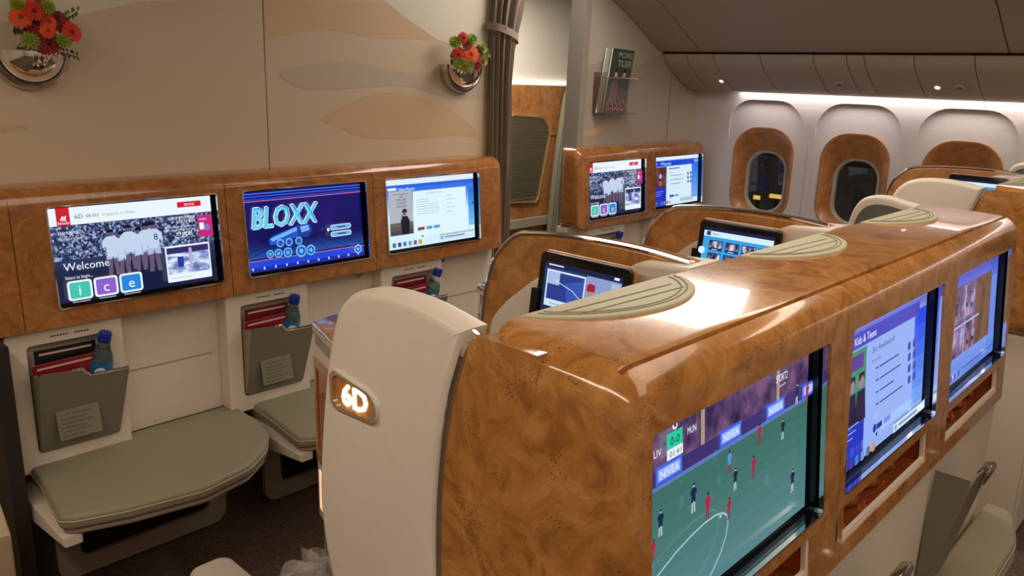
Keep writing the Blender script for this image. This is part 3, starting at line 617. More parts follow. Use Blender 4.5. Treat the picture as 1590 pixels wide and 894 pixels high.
# ------------------------------------------------------------------ bulkhead monitor consoles
def console(name, label, x0, x1, z0, z1, screens, seams_, r0=.05, r1=.06):
    t = thing(name, label, 'monitor console', ((x0+x1)/2, 2.58, z0))
    prof = rpoly([(2.497, z0), (2.6495, z0), (2.6495, z1), (2.522, z1-.0)], [0, 0, 0, .05], 6)
    m = MB(); m.rprism(prof, x0, x1, .045, 'x', 6); o = m.build('wood_body', BURL3, t)
    carve_in(o, [cutbox(sx, sy, sz, .510, .294, TB) for sx, sy, sz, f_ in screens]+[MB().box(s_-.0012, s_+.0012, 2.45, 2.525, z0-.02, z1+.02) for s_ in seams_])
    for sx, sy, sz, f_ in screens: screen(t, sx, sy, sz, .510, .294, f_, TB)
    return t
def carve_in(o, cutters):
    off = parent_world(o.parent)
    for c in cutters: c.v = [tuple(Vector(p)-off) for p in c.v]
    par = o.parent; o.parent = None; carve(o, cutters); o.parent = par; return o
TB = .077
def fy(z): return 2.522-(1.275-z)*math.tan(.077)*.85
console('bulkhead_console', 'long glossy burl wood console with three lit screens under the dune mural', .30, 2.655, .872, 1.278,
        [(.768+.606*i, fy(1.2196)+.001, 1.2196, f_) for i, f_ in enumerate((scr_welcome, scr_bloxx, scr_movies))], (.672, 1.31, 1.918))
console('bulkhead_console', 'shorter burl wood console with two lit screens under the magazine rack', 3.195, 4.42, .885, 1.29,
        [(3.270+.606*i, fy(1.2196)+.001, 1.2196, f_) for i, f_ in enumerate((scr_welcome, lambda g: scr_list(g, 'Music', False)))], (3.825,))

# lower seat-front panels
m = MB(); m.box(.585, 2.655, 2.585, 2.6495, .40, .872)
lp = struct(m.build('trim_24', WHITE))
MB().box(.95, 1.262, 2.583, 2.586, .655, .659).build('panel_seam', mat('seam_pale'), lp)
MB().box(2.30, 2.62, 2.583, 2.586, .66, .664).build('panel_seam', mat('seam_pale'), lp)
struct(MB().box(3.20, 4.42, 2.585, 2.6495, .0, .885).build('trim_25', WHITE))
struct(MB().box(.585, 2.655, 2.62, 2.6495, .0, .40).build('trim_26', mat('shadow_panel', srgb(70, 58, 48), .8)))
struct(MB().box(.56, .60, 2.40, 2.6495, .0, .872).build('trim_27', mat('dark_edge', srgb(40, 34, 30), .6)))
MB_ = MB(); MB_.rprism([(2.30, .02), (2.38, .02), (2.38, .46), (2.30, .38)], .42, .525, .01, 'x')
struct(MB_.build('trim_28', mat('sand_plastic', srgb(190, 170, 140), .5)))
t = thing('panel_latch', 'small black latch on the left edge of the first white pocket frame', 'latch', (.62, 2.50, .60))
MB().box(.585, .618, 2.495, 2.525, .585, .635).build('body', DCHROME, t, bevel=.004)
for i, xx in enumerate((1.875, 2.315)):
    t = thing('coat_hook', ['small round chrome coat hook between the second and third screens', 'small round chrome coat hook right of the third white pocket frame'][i], 'hook', (xx, 2.55, .852))
    MB().lathe([(0, 0), (.016, 0), (.018, .008), (.016, .02), (.008, .024), (0, .024)], (xx, 2.57, .852), 18, mtx=Matrix.Rotation(PI/2, 4, 'X')).build('knob', DCHROME, t)

def pocket(label, x, y=2.522, z=.0, group='literature pockets', full=True):
    """white moulded frame with leaning grey flap; x = left edge"""
    t = thing('literature_pocket', label, 'seat pocket', (x, y, .43+z), group)
    m = MB(); fo = rr(x, x+.325, .43+z, .868+z, .015); fi = rr(x+.055, x+.285, .487+z, .822+z, .014)
    m.ring(fo, fi, y, y+.062)
    m.poly([(px, y+.055, pz) for px, pz in fi]); m.build('frame', WHITE, t, bevel=.003)
    # flap: leaning sheet with a notch
    pts = [(x+.058, .495), (x+.285, .49), (x+.315, .712), (x+.200, .716), (x+.180, .742), (x+.060, .752)]
    rp = rpoly(pts, [.012, .012, .006, .010, .008, .012], 3)
    def lean(px, pz, d): return (px, y-.006-(pz-.49)/.26*.052-d, pz+z)
    m = MB(); m.loft([[lean(a, b, 0) for a, b in rp], [lean(a, b, .005) for a, b in rp]]); fl = m.build('flap', FLAP, t)
    m = MB(); m.tube([lean(a, b, .0025) for a, b in [(x+.150, .745), (x+.178, .743), (x+.186, .732), (x+.202, .717), (x+.25, .715), (x+.314, .713)]], .005, 8); m.build('lip', CHROME, fl)
    # side gusset
    m = MB(); m.poly([lean(x+.060, .752, 0), lean(x+.058, .495, 0), (x+.058, y+.05, .495+z), (x+.058, y+.05, .72+z)]); m.build('gusset', mat('clear_gusset', srgb(150, 140, 120), .3), t)
    # placard
    g = Gfx(.12, .09, .0002); tx = mat('placard_ink', srgb(84, 82, 72), .7); g.rect(0, 0, 1, 1, mat('placard', srgb(132, 128, 112), .4))
    for k, l_ in enumerate((.84, .70, .80, .62, .76, .5)):
        for q in range(int(l_/.07)): g.line(.08+q*.07, .18+k*.14, .052 if (q+k) % 3 else .035, .05, tx)
    M = Matrix.Translation(lean(x+.10, .62, .0056)) @ Matrix.Rotation(-.195, 4, 'X')
    g.build('placard', fl, None, mtx=M)
    g = Gfx(.12, .018, .0002); ik = mat('frame_ink', srgb(90, 84, 78), .6)
    [g.line(q*.07, .7, .05, .4, ik) for q in (0, 1, 2, 3, 4, 5, 8, 9, 10, 11, 12)]; g.build('legend', t, None, mtx=Matrix.Translation((x+.12, y-.0006, .852+z)))
    return t
def booklet(label, x, y, z, w_, h_, cover, lean_=.10, rot=0, edge=None):
    t = thing('magazine', label, 'magazine', (x, y, z))
    M = Matrix.Translation((x, y, z)) @ Matrix.Rotation(lean_, 4, 'X') @ Matrix.Rotation(rot, 4, 'Y')
    m = MB(); m.box(0, w_, 0, .004, 0, h_); m.xf(M); m.build('pages', mat('paper', srgb(226, 220, 208), .6), t)
    m = MB(); m.box(-.001, w_+.001, -.0015, .0, -.001, h_+.001); m.xf(M); m.build('cover', cover, t)
    m = MB(); m.box(.012, w_-.012, -.0019, -.0016, h_-.016, h_-.010); m.xf(M); m.build('title_band', mat('band_pale', srgb(220, 190, 180), .5), t)
    return t
RED = mat('cover_red', srgb(140, 26, 42), .3); RED2 = mat('cover_dark_red', srgb(110, 20, 34), .35); BLK = mat('cover_black', srgb(28, 24, 26), .35); PLY = mat('plastic_sleeve', (.9, .9, .9), .1, alpha=.25)
def bottle(label, x, y, z, tilt=.16, ry=0):
    t = thing('water_bottle', label, 'bottle', (x, y, z), 'water bottles in the seat pockets')
    M = Matrix.Rotation(.16, 4, 'X') @ Matrix.Rotation(tilt, 4, 'Y')
    M = M @ Matrix.Scale(1.22, 4)
    P_ = [(0, 0), (.024, 0), (.027, .004), (.027, .05), (.026, .055), (.027, .06), (.027, .098), (.025, .112), (.018, .130), (.0125, .140), (.0125, .156), (0, .156)]
    MB().lathe(P_, (x, y, z), 22, mtx=M).build('bottle_body', mat('clear_pet', (.92, .96, .97), .04, trans=1, ior=1.2), t)
    MB().lathe([(0, .003), (.0245, .003), (.0248, .096), (.0225, .112), (.0165, .126), (0, .127)], (x, y, z), 22, mtx=M).build('water', mat('water_tint', srgb(190, 225, 228), .05, trans=.85, ior=1.33), t)
    MB().lathe([(.0274, .052), (.0276, .053), (.0276, .096), (.0274, .097)], (x, y, z), 22, mtx=M, cap=False).build('bottle_label', mat('label_blue', srgb(24, 110, 170), .3), t)
    g = Gfx(.034, .03, .0002); g.circ(.5, .5, .42, mat('label_white', srgb(230, 238, 240), .4), 18, sy=.9); g.text('ALAIN', .2, .6, .3, mat('label_navy', srgb(20, 50, 110), .4), .6)
    g.build('label_badge', t, None, mtx=Matrix.Translation((x, y, z)) @ M @ Matrix.Rotation(-.35, 4, 'Z') @ Matrix.Translation((-.017, -.0285, .09)))
    MB().lathe([(0, .148), (.0150, .148), (.0155, .152), (.0155, .170), (.0140, .174), (0, .174)], (x, y, z), 20, mtx=M).build('cap', mat('cap_blue', srgb(22, 44, 150), .35), t)
    return t
desc = [('first', 'under the welcome screen'), ('second', 'under the blue game screen'), ('third', 'under the movie menu screen')]
for i, px in enumerate((.62, 1.29, 1.958)):
    pocket('white-framed grey seat pocket %s on the bulkhead' % desc[i][1], px)
    booklet('red magazine in plastic sleeve in the pocket %s' % desc[i][1], px+.066, 2.508, .52, .175, .245, RED, .0, -.03)
    booklet('%s booklet standing behind the red magazine %s' % (('black', 'dark red', 'dark red')[i], desc[i][1]), px+.075, 2.532, .54, .17, .262, BLK if i == 0 else RED2, .0, .0)
    bottle('blue-capped water bottle in the pocket %s' % desc[i][1], px+.232, 2.530, .625, (.16, .12, .26)[i])
pocket('seat pocket behind the divider, left of the two below the right console', 3.30, z=.012)
booklet('black booklet in the left pocket below the right console', 3.37, 2.525, .55, .17, .265, BLK)
bottle('blue-capped water bottle below the right console', 3.53, 2.53, .63, .12)
pocket('seat pocket under the rightmost bulkhead screen', 3.89, z=.012)
booklet('dark red booklet in the rightmost bulkhead pocket', 3.96, 2.525, .52, .17, .26, RED2)

def ottoman(label, x, y=2.585, z=.45, ws=1., ds=1.):
    t = thing('ottoman', label, 'footrest', (x+.33, y-.25, 0), 'padded footrests')
    o = [(x+.01, y), (x, y-.17), (x-.03, y-.405), (x+.0, y-.43), (x+.13, y-.475), (x+.33, y-.51), (x+.49, y-.475), (x+.59, y-.40), (x+.655, y-.30), (x+.68, y-.18), (x+.68, y)]
    o = [(x+(a-x)*ws, y+(b-y)*ds) for a, b in o]
    lp_ = rpoly(o, [.005, .02, .02, .02, .1, .1, .1, .1, .08, .05, .005], 4)
    if ds < 1: lp_ = rpoly([(x, y), (x, y-.12), (x+.40, y-.12), (x+.585, y-.075), (x+.585, y)], [0, .03, .25, .05, 0], 6)
    m = MB(); m.rprism(lp_, z-.045, z, .014, 'z', 4); c = m.build('cushion', LEATH, t)
    inn = [(px, py) for px, py in lp_]
    m = MB(); m.tube([(px, py, z-.018) for px, py in lp_]+[(lp_[0][0], lp_[0][1], z-.018)], .0022, 6); m.build('piping', PADL, c)
    m = MB(); m.rprism([(px*.97+(x+.33)*.03, py*.97+(y-.25)*.03) for px, py in lp_], z-.062, z-.046, .006, 'z', 3); m.build('tray', TAUPE, t)
    m = MB(); m.rprism([(y-.42*ds, z-.09), (y-.42*ds, z-.062), (y-.02*ds, z-.062), (y-.02*ds, z-.14)], x-.03, x+.02, .006, 'x'); m.build('bracket', WHITE, t)
    m = MB(); fo = rr(x+.06, x+.63*ws, .012, z-.08, .05); fi = rr(x+.13, x+.57*ws, .075, z-.13, .03)
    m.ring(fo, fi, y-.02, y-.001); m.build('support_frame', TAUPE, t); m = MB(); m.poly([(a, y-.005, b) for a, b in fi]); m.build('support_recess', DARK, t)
    return t
ottoman('grey-green padded footrest shelf under the first bulkhead pocket', .64)
ottoman('grey-green padded footrest shelf half hidden behind the white shell', 1.37)
ottoman('grey-green padded footrest under the third bulkhead pocket', 2.09, ws=.72)
m = MB()

# ------------------------------------------------------------------ the three-seat block with screens in its back
ZT, YF, X0, X1 = 1.305, .695, .70, 2.545
TC = .1017
def ry(z): return .474-(1.26-z)*math.tan(TC)
def seat_block(dx, n, label, screens):
    x1 = X1 if n == 3 else X1-.606
    t = thing('seat_back_console', label, 'seat console', ((X0+x1)/2+dx, .56, 0))
    prof = rpoly([(ry(.80), .80), (YF-.0, .80), (YF, ZT+.006), (ry(ZT)-.012, ZT-.004)], [0, 0, 0, .055], 8)
    # left side follows a bowed line, so the body is straight and the cream shell overlaps it
    m = MB(); m.rprism(prof, X0+dx, x1+dx, .05, 'x', 7); o = m.build('wood_body', BURL, t)
    cut = []
    for i, f_ in enumerate(screens):
        sx = .750+.606*i+dx; cut.append(cutbox(sx, ry(1.2234)+.0, 1.2234, .510, .294, TC))
        k = MB(); k.rprism(rr(sx+.0, sx+.47, -.07, 0, .006), -.06, .06, axis='y'); k.xf(Matrix.Translation((0, ry(.905), .905)) @ Matrix.Rotation(-TC, 4, 'X')); cut.append(k)
    for gy in (.474, .500): cut.append(MB().box(X0+.030+dx, x1-.03+dx, gy-.0035, gy+.0035, ZT-.014, ZT+.02))
    for k in range(1, n): cut.append(MB().box(X0+.015+.606*k+dx, X0+.0165+.606*k+dx, .3, YF+.02, .7, ZT+.02-.0) if False else MB().box(X0+.02+.606*k+dx, X0+.0215+.606*k+dx, ry(1.25)-.06, ry(1.25)+.012, .7, 1.26))
    carve_in(o, cut)
    for i, f_ in enumerate(screens):
        sx = .750+.606*i+dx; screen(t, sx, ry(1.2234)-.0005, 1.2234, .510, .294, f_, TC)
        M = Matrix.Translation((0, ry(.905), .905)) @ Matrix.Rotation(-TC, 4, 'X')
        m = MB(); m.ring(rr(sx-.001, sx+.471, -.071, .001, .006), rr(sx+.006, sx+.458, -.060, -.002, .006), .002, .010); m.xf(M); wf = m.build('stowage_trim', WHITE, t)
        m = MB(); m.ring(rr(sx+.0004, sx+.4696, -.0696, -.0004, .006), rr(sx+.0015, sx+.4685, -.0685, -.0015, .006), .011, .055); m.poly([(sx, .050, -.07), (sx+.47, .050, -.07), (sx+.47, .050, 0), (sx, .050, 0)]); m.grid(lambda u, v: (sx+.08+u*.3, .044+.012*sin(u*17)*cos(v*5), -.065+v*.05), 18, 4); m.xf(M); m.build('stowage_recess', AMBER, wf)
        m = MB(); m.rprism(rr(sx-.032, sx-.024, -.055, -.02, .003), -.002, .001, axis='y'); m.xf(M); m.build('latch_slot', DCHROME, t)
    # headrest tops let into the wooden top
    for i in range(n):
        px = .775+.606*i+dx
        lpp = smooth([(px-.0, YF+.004), (px+.03, YF-.035), (px+.09, YF-.075), (px+.17, YF-.098), (px+.25, YF-.098), (px+.32, YF-.075), (px+.365, YF-.035), (px+.38, YF+.004)], 6)
        m = MB(); m.rprism(lpp, ZT-.006, ZT+.0075, .003, 'z', 3); pd = m.build('headrest_pad', PADL, t)
        m = MB(); cx = px+.19
        for s_ in (.93, .86): m.tube([(cx+(a-cx)*s_, YF+(b-YF)*s_+.004, ZT+.0078) for a, b in lpp[3:-3]], .0011, 5)
        for q in (.25, .48): m.tube([(cx-.15+q*.05, YF-.1*q, ZT+.0078), (cx+.12, YF-.1*q-.012, ZT+.0078)], .0011, 5)
        m.build('stitching', STITCH, pd)
        m = MB(); m.rprism(rpoly([(YF+.001, .95), (YF+.035, .95), (YF+.02, ZT-.03), (YF+.001, ZT-.001)], .008, 3), px, px+.38, .01, 'x', 3); m.build('headrest', PADL, t)
    # white base under the wood
    m = MB(); m.rprism([(.435, .04), (.66, .04), (.68, .80), (ry(.80)+.012, .80)], X0+.03+dx, x1-.03+dx, .015, 'x', 3); m.build('base_shell', WHITE, t)
    # side shells at both ends
    for side in (0, 1):
        out = smooth([(.724, 1.301), (.813, 1.3155), (.890, 1.317), (.951, 1.308), (.992, 1.286), (1.021, 1.243), (1.052, 1.127), (1.074, .95), (1.066, .85), (1.046, .779), (1.02, .68), (.97, .50), (.93, .33)], 4)+[(.70, .33)]+smooth([(.745, .62), (.768, .80), (.780, .95), (.780, 1.02), (.773, 1.111), (.752, 1.214)], 4)
        if side == 1: out = [(a if a < .78 else .78+(a-.78)*.55, b) for a, b in out]
        xs = (X0-.004+dx, X0+.05+dx) if side == 0 else (x1-.05+dx, x1+.004+dx)
        m = MB(); m.rprism(out, xs[0], xs[1], .016, 'x', 5); sh = m.build('side_shell', CREAM, t)
        ed = smooth([(.742, .55), (.764, .72), (.776, .85), (.781, .98), (.776, 1.09), (.760, 1.19), (.742, 1.250), (.730, 1.285), (.724, 1.298)], 4)
        xe = xs[0]+.004 if side == 0 else xs[1]-.004
        m = MB()
        pth = [(xe if b < 1.27 else xe+(1 if side == 0 else -1)*(b-1.27)*.35, a-.008, b) for a, b in ed]
        m.tube(pth, .0055, 8); m.build('chrome_edge', CHROME, t)
        # wood cheek between body and shell
        ck = [(.50, .80)]+[(YF-.01, .80), ]+[]
        ed2 = [(a-.006, b) for a, b in smooth([(.768, .80), (.777, .88), (.781, .98), (.776, 1.09), (.760, 1.19), (.742, 1.255), (.729, 1.283)], 4)]
        m = MB(); m.rprism([(.60, .80)]+ed2+[(.70, 1.298), (.60, 1.298)], X0-.0002+dx if side == 0 else x1-.03+dx, X0+.03+dx if side == 0 else x1+.0002+dx, .0, 'x'); m.build('wood_cheek', BURL, t)
        inn = smooth([(.76, 1.285), (.82, 1.292), (.90, 1.290), (.955, 1.27), (.99, 1.22), (1.02, 1.10), (1.035, .95), (1.02, .80), (.98, .65)], 4)+[(.80, .62)]
        if side == 1: inn = [(a if a < .78 else .78+(a-.78)*.55, b) for a, b in inn]
        xi = X0+.049+dx if side == 0 else x1-.0535+dx
        m = MB(); m.rprism(inn, xi, xi+.005, .002, 'x', 2); m.build('inner_lining', DGREY, sh)
        if side == 0:
            q = rpoly([(.905, 1.108), (.905, 1.142), (.925, 1.156), (1.013, 1.168), (1.024, 1.158), (1.022, 1.112), (1.012, 1.104)], [.02, .02, .03, .006, .01, .01, .01], 3)
            q2 = [(.965+(a-.965)*.88, 1.135+(b-1.135)*.80) for a, b in q]
            xq = xs[0]
            m = MB(); m.ring(q, q2, xq-.006, xq+.002, 'x'); pf = m.build('seat_number_plate', CHROME, t)
            m = MB(); m.rprism(q2, xq-.002, xq+.002, 0, 'x'); m.build('plate_wood', BURL, pf)
            if dx == 0:
                V, F, W_ = text_mesh('6D'); m = MB()
                for e_ in ((0, 0), (.0012, 0), (0, .0012), (-.0012, 0), (0, -.0012)):
                    n0 = len(m.v); m.v += [(xq-.0035, .996-x*.054+e_[0], 1.117+y*.050+e_[1]) for x, y in V]
                    for f_ in F: m.face([n0+i_ for i_ in f_])
                m.build('seat_number', mat('lit_digits', (1, .9, .8), .5, emit=(1, .88, .74), es=3), pf)
    return t
seat_block(0, 3, 'glossy burl wood seat-back console in the foreground with three screens', (scr_football, lambda g: scr_list(g, 'Kids & Teens', True), scr_photos))
JD = 2.50
jb = seat_block(JD, 2, 'burl wood seat-back console at the right edge by the windows', ())

def divider(label, x, dx=0):
    t = thing('privacy_divider', label, 'divider', (x, .95, .3), 'privacy dividers between seats')
    ol = smooth([(1.235, .35), (1.25, .75), (1.245, .95), (1.235, 1.09), (1.214, 1.205), (1.185, 1.257), (1.138, 1.298), (1.085, 1.310), (.99, 1.319), (.888, 1.322), (.80, 1.320), (.72, 1.313)], 5)
    m = MB(); m.rprism([(.72, .35)]+ol, x, x+.05, .012, 'x', 4); m.build('wood_panel', BURL2 if dx else BURL, t)
    ed = [p for p in ol if p[1] > .8]
    m = MB(); m.tube([(x+.004, a, b+.001) for a, b in ed], .0055, 8); m.build('chrome_edge', CHROME, t)
    m = MB(); m.rprism(rpoly([(.70, 1.0), (.835, 1.0), (.835, 1.29), (.80, 1.306), (.70, 1.312)], [0, .02, .03, .03, 0], 4), x-.03, x+.085, .01, 'x', 3); m.build('end_panel', CREAM, t)
    m = MB(); m.rprism(smooth([(.99, .98), (1.13, .98), (1.155, 1.10), (1.12, 1.16), (1.075, 1.20), (1.03, 1.235), (1.0, 1.24)], 4), x-.06, x+.002, .012, 'x', 3); m.build('tablet_cradle', CREAM, t)
    return t
def tablet(label, x, fn, y0=1.0):
    t = thing('tablet_controller', label, 'tablet', (x-.05, y0-.1, 1.15))
    W2, H2 = .212, .150
    M = Matrix.Translation((x-.075, y0, 1.300)) @ Matrix.Rotation(.12, 4, 'Y') @ Matrix.Rotation(-PI/2, 4, 'Z')   # local x -> -y world
    m = MB(); m.rprism(rr(0, W2, -H2, 0, .012), 0, .010, .002, 'y', 2); m.xf(M); b = m.build('case', BLACK, t)
    m = MB(); m.rprism(rr(-.004, W2+.004, -H2-.004, .003, .014), .008, .018, .003, 'y', 2); m.xf(M); m.build('back_cover', BURL2, t)
    m = MB(); m.box(-.012, .008, -.004, .016, -H2+.01, -.075); m.xf(M); m.build('cradle_clip', BLACK, t, bevel=.003)
    g = Gfx(W2-.03, H2-.036, .0002); fn(g); g.build('display', b, None, mtx=M @ Matrix.Translation((.015, -.0004, -.018)))
divider('burl divider with chrome edge behind the foreground console, nearest the 6D shell', 1.24)
divider('burl divider with chrome edge holding the blue music tablet', 1.846)
tablet('black seat tablet showing a map and a Welcome aboard page', 1.24, scr_map)
tablet('black seat tablet showing blue tiles of music genres', 1.846, scr_tiles, 1.005)
divider('burl divider with cream end by the third cabin window', 1.24+JD, JD)
tablet('black seat tablet mostly hidden behind the cream shell at right', 1.24+JD, scr_tiles, .96)

# side consoles by each seat
def side_console(label, x):
    t = thing('side_console', label, 'side table', (x, 1.5, 0), 'side consoles beside the seats')
    o = rpoly([(x-.07, 1.26), (x-.07, 1.56), (x+.0, 1.775), (x+.10, 1.785), (x+.12, 1.26)], [.0, .04, .03, .02, 0], 4)
    def sc(k): return [(x+.02+(a-x-.02)*k, 1.52+(b-1.52)*k) for a, b in o]
    m = MB(); m.rprism(sc(1.0), .955, .983, .006, 'z', 3); m.build('chrome_rim', CHROME, t)
    m = MB(); m.rprism(sc(.93), .975, .9865, .002, 'z', 2); m.build('wood_top', BURL, t)
    m = MB(); m.rprism(sc(.95), .925, .955, 0, 'z'); m.build('dark_band', DCHROME, t)
    m = MB(); m.rprism(sc(.97), .42, .925, .006, 'z', 2); m.build('cabinet_body', WHITE, t)
    m = MB(); m.rprism(sc(.90), .02, .42, .0, 'z', 2); m.build('plinth', TAUPE, t)
    # panels on the slanting left face
    A, B_ = Vector((x-.0685, 1.565)), Vector((x-.001, 1.765)); d = (B_-A); L_ = d.length; d.normalize(); nn = Vector((-d.y, d.x))
    M = Matrix(((d.x, -nn.x, 0, A.x), (d.y, -nn.y, 0, A.y), (0, 0, 1, 0), (0, 0, 0, 1)))
    m = MB(); m.ring(rr(.02, L_-.02, .60, .895, .006), rr(.04, L_-.04, .63, .87, .006), -.004, .01); m.xf(M); m.build('wood_door_frame', BURL, t)
    m = MB(); m.box(.035, L_-.035, -.0005, .006, .625, .875); m.xf(M); m.build('smoked_panel', AMBER, t)
    m = MB(); m.box(.03, L_-.03, -.001, .006, .455, .57); m.xf(M); m.build('step_light', SLIT, t)
side_console('burl-topped chrome-rimmed side console left of the white shell', 1.142)
side_console('burl-topped side console seen beyond the nearest divider', 1.142+.609)

# seats in front of the block
def seat(label, x):
    t = thing('passenger_seat', label, 'seat', (x, 1.0, 0), 'reclining passenger seats')
    m = MB(); m.rprism(rpoly([(.76, .44), (1.24, .40), (1.26, .46), (1.22, .50), (.80, .54)], .02, 4), x-.23, x+.20, .03, 'x', 4); m.build('seat_cushion', LEATH, t)
    m = MB(); m.rprism(rpoly([(.76, .48), (.88, .50), (.80, 1.16), (.75, 1.20), (.735, 1.18)], .03, 4), x-.23, x+.20, .03, 'x', 4); m.build('backrest', LEATH, t)
    m = MB(); m.rprism(rpoly([(1.25, .40), (1.55, .36), (1.56, .41), (1.27, .47)], .015, 4), x-.115, x+.06, .02, 'x', 4); m.build('leg_rest', LEATH, t)
    m = MB(); m.box(x-.18, x+.16, .80, 1.2, .02, .43); m.build('seat_base', TAUPE, t, bevel=.01)
    return t
for i, l_ in enumerate(('grey-green seat ahead of the 6D shell', 'grey-green seat between the two burl dividers', 'grey-green seat at the far end of the three-seat block')): seat(l_, .985+.606*i)
t = thing('armrest_pad', 'pale grey rounded armrest at the bottom edge left of the white shell', 'armrest', (.80, 1.6, .30))
m = MB(); m.rprism(rr(.735, .845, 1.275, 1.72, .035, 5), .395, .452, .016, 'z', 4); m.build('pad', mat('pale_grey_pad', srgb(196, 190, 176), .5), t)
m = MB(); m.box(.755, .825, 1.30, 1.66, .02, .40); m.build('armrest_support', TAUPE, t, bevel=.006)
# crumpled plastic bag on the leg rest
def crump(u, v):
    a = u*2*PI; r = .145*sin(v*PI/2)**.6 if v > 0 else .0
    k = 1+.12*sin(5*a+3*v)+.08*sin(11*a-4*v)+.05*sin(23*a+9*v)
    z = .415+.06*cos(v*PI/2)*(1+.25*sin(7*a+8*v))+.016*sin(17*a+13*v)
    return (.965+r*k*.62*cos(a), 1.46+r*k*.85*sin(a), max(.412, z))
t = thing('blanket_bag', 'crumpled clear plastic blanket bag at the bottom beside the white shell', 'plastic bag', (1.03, 1.5, .42))
m = MB(); m.grid(crump, 70, 22); m.build('plastic_wrap', mat('clear_wrap', (.8, .8, .78), .1, alpha=.28, spec=1), t, 60)
m = MB(); m.rprism(rr(.90, 1.03, 1.38, 1.54, .05), .415, .45, .015, 'z'); m.build('folded_blanket', mat('blanket_brown', srgb(120, 104, 90), .9), t)

# pockets and footrests on the rear of the block (for the next row)
def rear_pocket(label, x):
    t = thing('literature_pocket', label, 'seat pocket', (x+.13, .42, .46), 'pockets on the console back')
    def lean(px_, pz, d): return (px_, .428-(pz-.42)*.20-d, pz)
    rp = rpoly([(x, .40), (x+.19, .40), (x+.20, .735), (x+.13, .74), (x+.115, .765), (x, .78)], [.01, .01, .006, .01, .008, .02], 3)
    m = MB(); m.loft([[lean(a, b, 0) for a, b in rp], [lean(a, b, .005) for a, b in rp]]); fl = m.build('flap', FLAP, t)
    m = MB(); m.poly([lean(x+.001, .42, 0), lean(x+.001, .775, 0), (x+.001, .432, .775), (x+.001, .434, .42)]); m.build('gusset', FLAP, t)
    m = MB(); m.rprism(rpoly([(.352, .722), (.362, .722), (.372, .750), (.352, .758), (.346, .750)], .003, 3), x+.12, x+.20, .002, 'x', 2); m.build('lip', DCHROME, fl)
    return t
for i in range(3):
    rear_pocket(['pocket flap low on the back of the console, below the football screen', 'pocket flap low on the console back, below the Kids menu screen', 'pocket flap low on the console back, below the photo screen'][i], .72+.606*i)
for i in range(3):
    ottoman(['footrest at the console back nearest the camera', 'footrest at the console back below the Kids menu screen', 'pale grey-green footrest in the lower right corner of the view'][i], .775+.606*i, .428, .45, .86, .24)

# ------------------------------------------------------------------ curtain
t = thing('curtain', 'gathered taupe curtain with a tieback hanging beside the doorway', 'curtain', (2.70, 2.60, 0))
CUR = mat('curtain_taupe', srgb(134, 120, 106), .85, bump=(300, .3))
def edge(z):
    K = [(0, 2.655, 2.775), (1.27, 2.66, 2.765), (1.6, 2.655, 2.755), (1.74, 2.652, 2.768), (1.80, 2.652, 2.785), (1.86, 2.655, 2.81), (2.0, 2.665, 2.85), (2.29, 2.66, 2.93)]
    for (a, l0, r0), (b, l1, r1) in zip(K, K[1:]):
        if a <= z <= b: f_ = (z-a)/(b-a); f_ = f_*f_*(3-2*f_); return l0+(l1-l0)*f_, r0+(r1-r0)*f_
    return K[-1][1:]
def cur(u, v):
    z = .01+v*2.27; l, r = edge(z); a = u*2*PI; cx, hw = (l+r)/2, (r-l)/2
    k = 1+.10*sin(14*a+.6*sin(z*3))+.05*sin(23*a+z)
    return (cx+hw*cos(a)*k*.95, 2.61+.040*sin(a)*(1+.30*sin(14*a+.6*sin(z*3))+.2*sin(23*a+z)), z)
m = MB(); m.grid(cur, 220, 50); m.build('cloth', CUR, t, 70)
m = MB(); 
def tb(u, v):
    a = u*2*PI; return (2.712+.083*cos(a), 2.61+.062*sin(a), 1.795+v*.032-.028*cos(a))
m.grid(tb, 40, 2); m.build('tieback', mat('tieback_taupe', srgb(150, 134, 118), .8), t)
MB().lathe([(0, 0), (.006, 0), (.005, .003), (0, .004)], (2.675, 2.558, 1.832), 12, mtx=Matrix.Rotation(PI/2, 4, 'X')).build('snap_button', DCHROME, t)

# ------------------------------------------------------------------ magazine rack and its magazines
t = thing('magazine_rack', 'clear acrylic magazine rack with chrome rail on the right bulkhead', 'magazine rack', (3.56, 2.63, 1.46))
ACR = mat('smoked_acrylic', srgb(120, 92, 84), .05, alpha=.35)
m = MB(); m.box(3.44, 3.74, 2.640, 2.645, 1.455, 1.665); m.build('back_plate', ACR, t)
m = MB(); m.box(3.44, 3.445, 2.56, 2.642, 1.455, 1.665); m.box(3.44, 3.74, 2.56, 2.642, 1.452, 1.457); m.build('tray', ACR, t)
m = MB(); m.tube([(3.45, 2.64, 1.64), (3.45, 2.57, 1.64), (3.47, 2.555, 1.64), (3.74, 2.555, 1.64), (3.76, 2.565, 1.64), (3.76, 2.65, 1.64)], .0035, 8); m.build('rail', CHROME, t)
def mag(label, x, y, cover_fn, rotz):
    t = thing('magazine', label, 'magazine', (x, y, 1.46))
    M = Matrix.Translation((x, y, 1.46)) @ Matrix.Rotation(-.03, 4, 'X') @ Matrix.Rotation(.03, 4, 'Y') @ Matrix(((1, 0, .20, 0), (0, 1, 0, 0), (0, 0, 1, 0), (0, 0, 0, 1)))
    m = MB(); m.box(0, .19, 0, .006, 0, .33); m.xf(M); b = m.build('pages', mat('paper', srgb(226, 220, 208), .6), t)
    g = Gfx(.19, .33, .0003); cover_fn(g); g.build('cover', t, None, mtx=M @ Matrix.Translation((0, -.001, .33)))
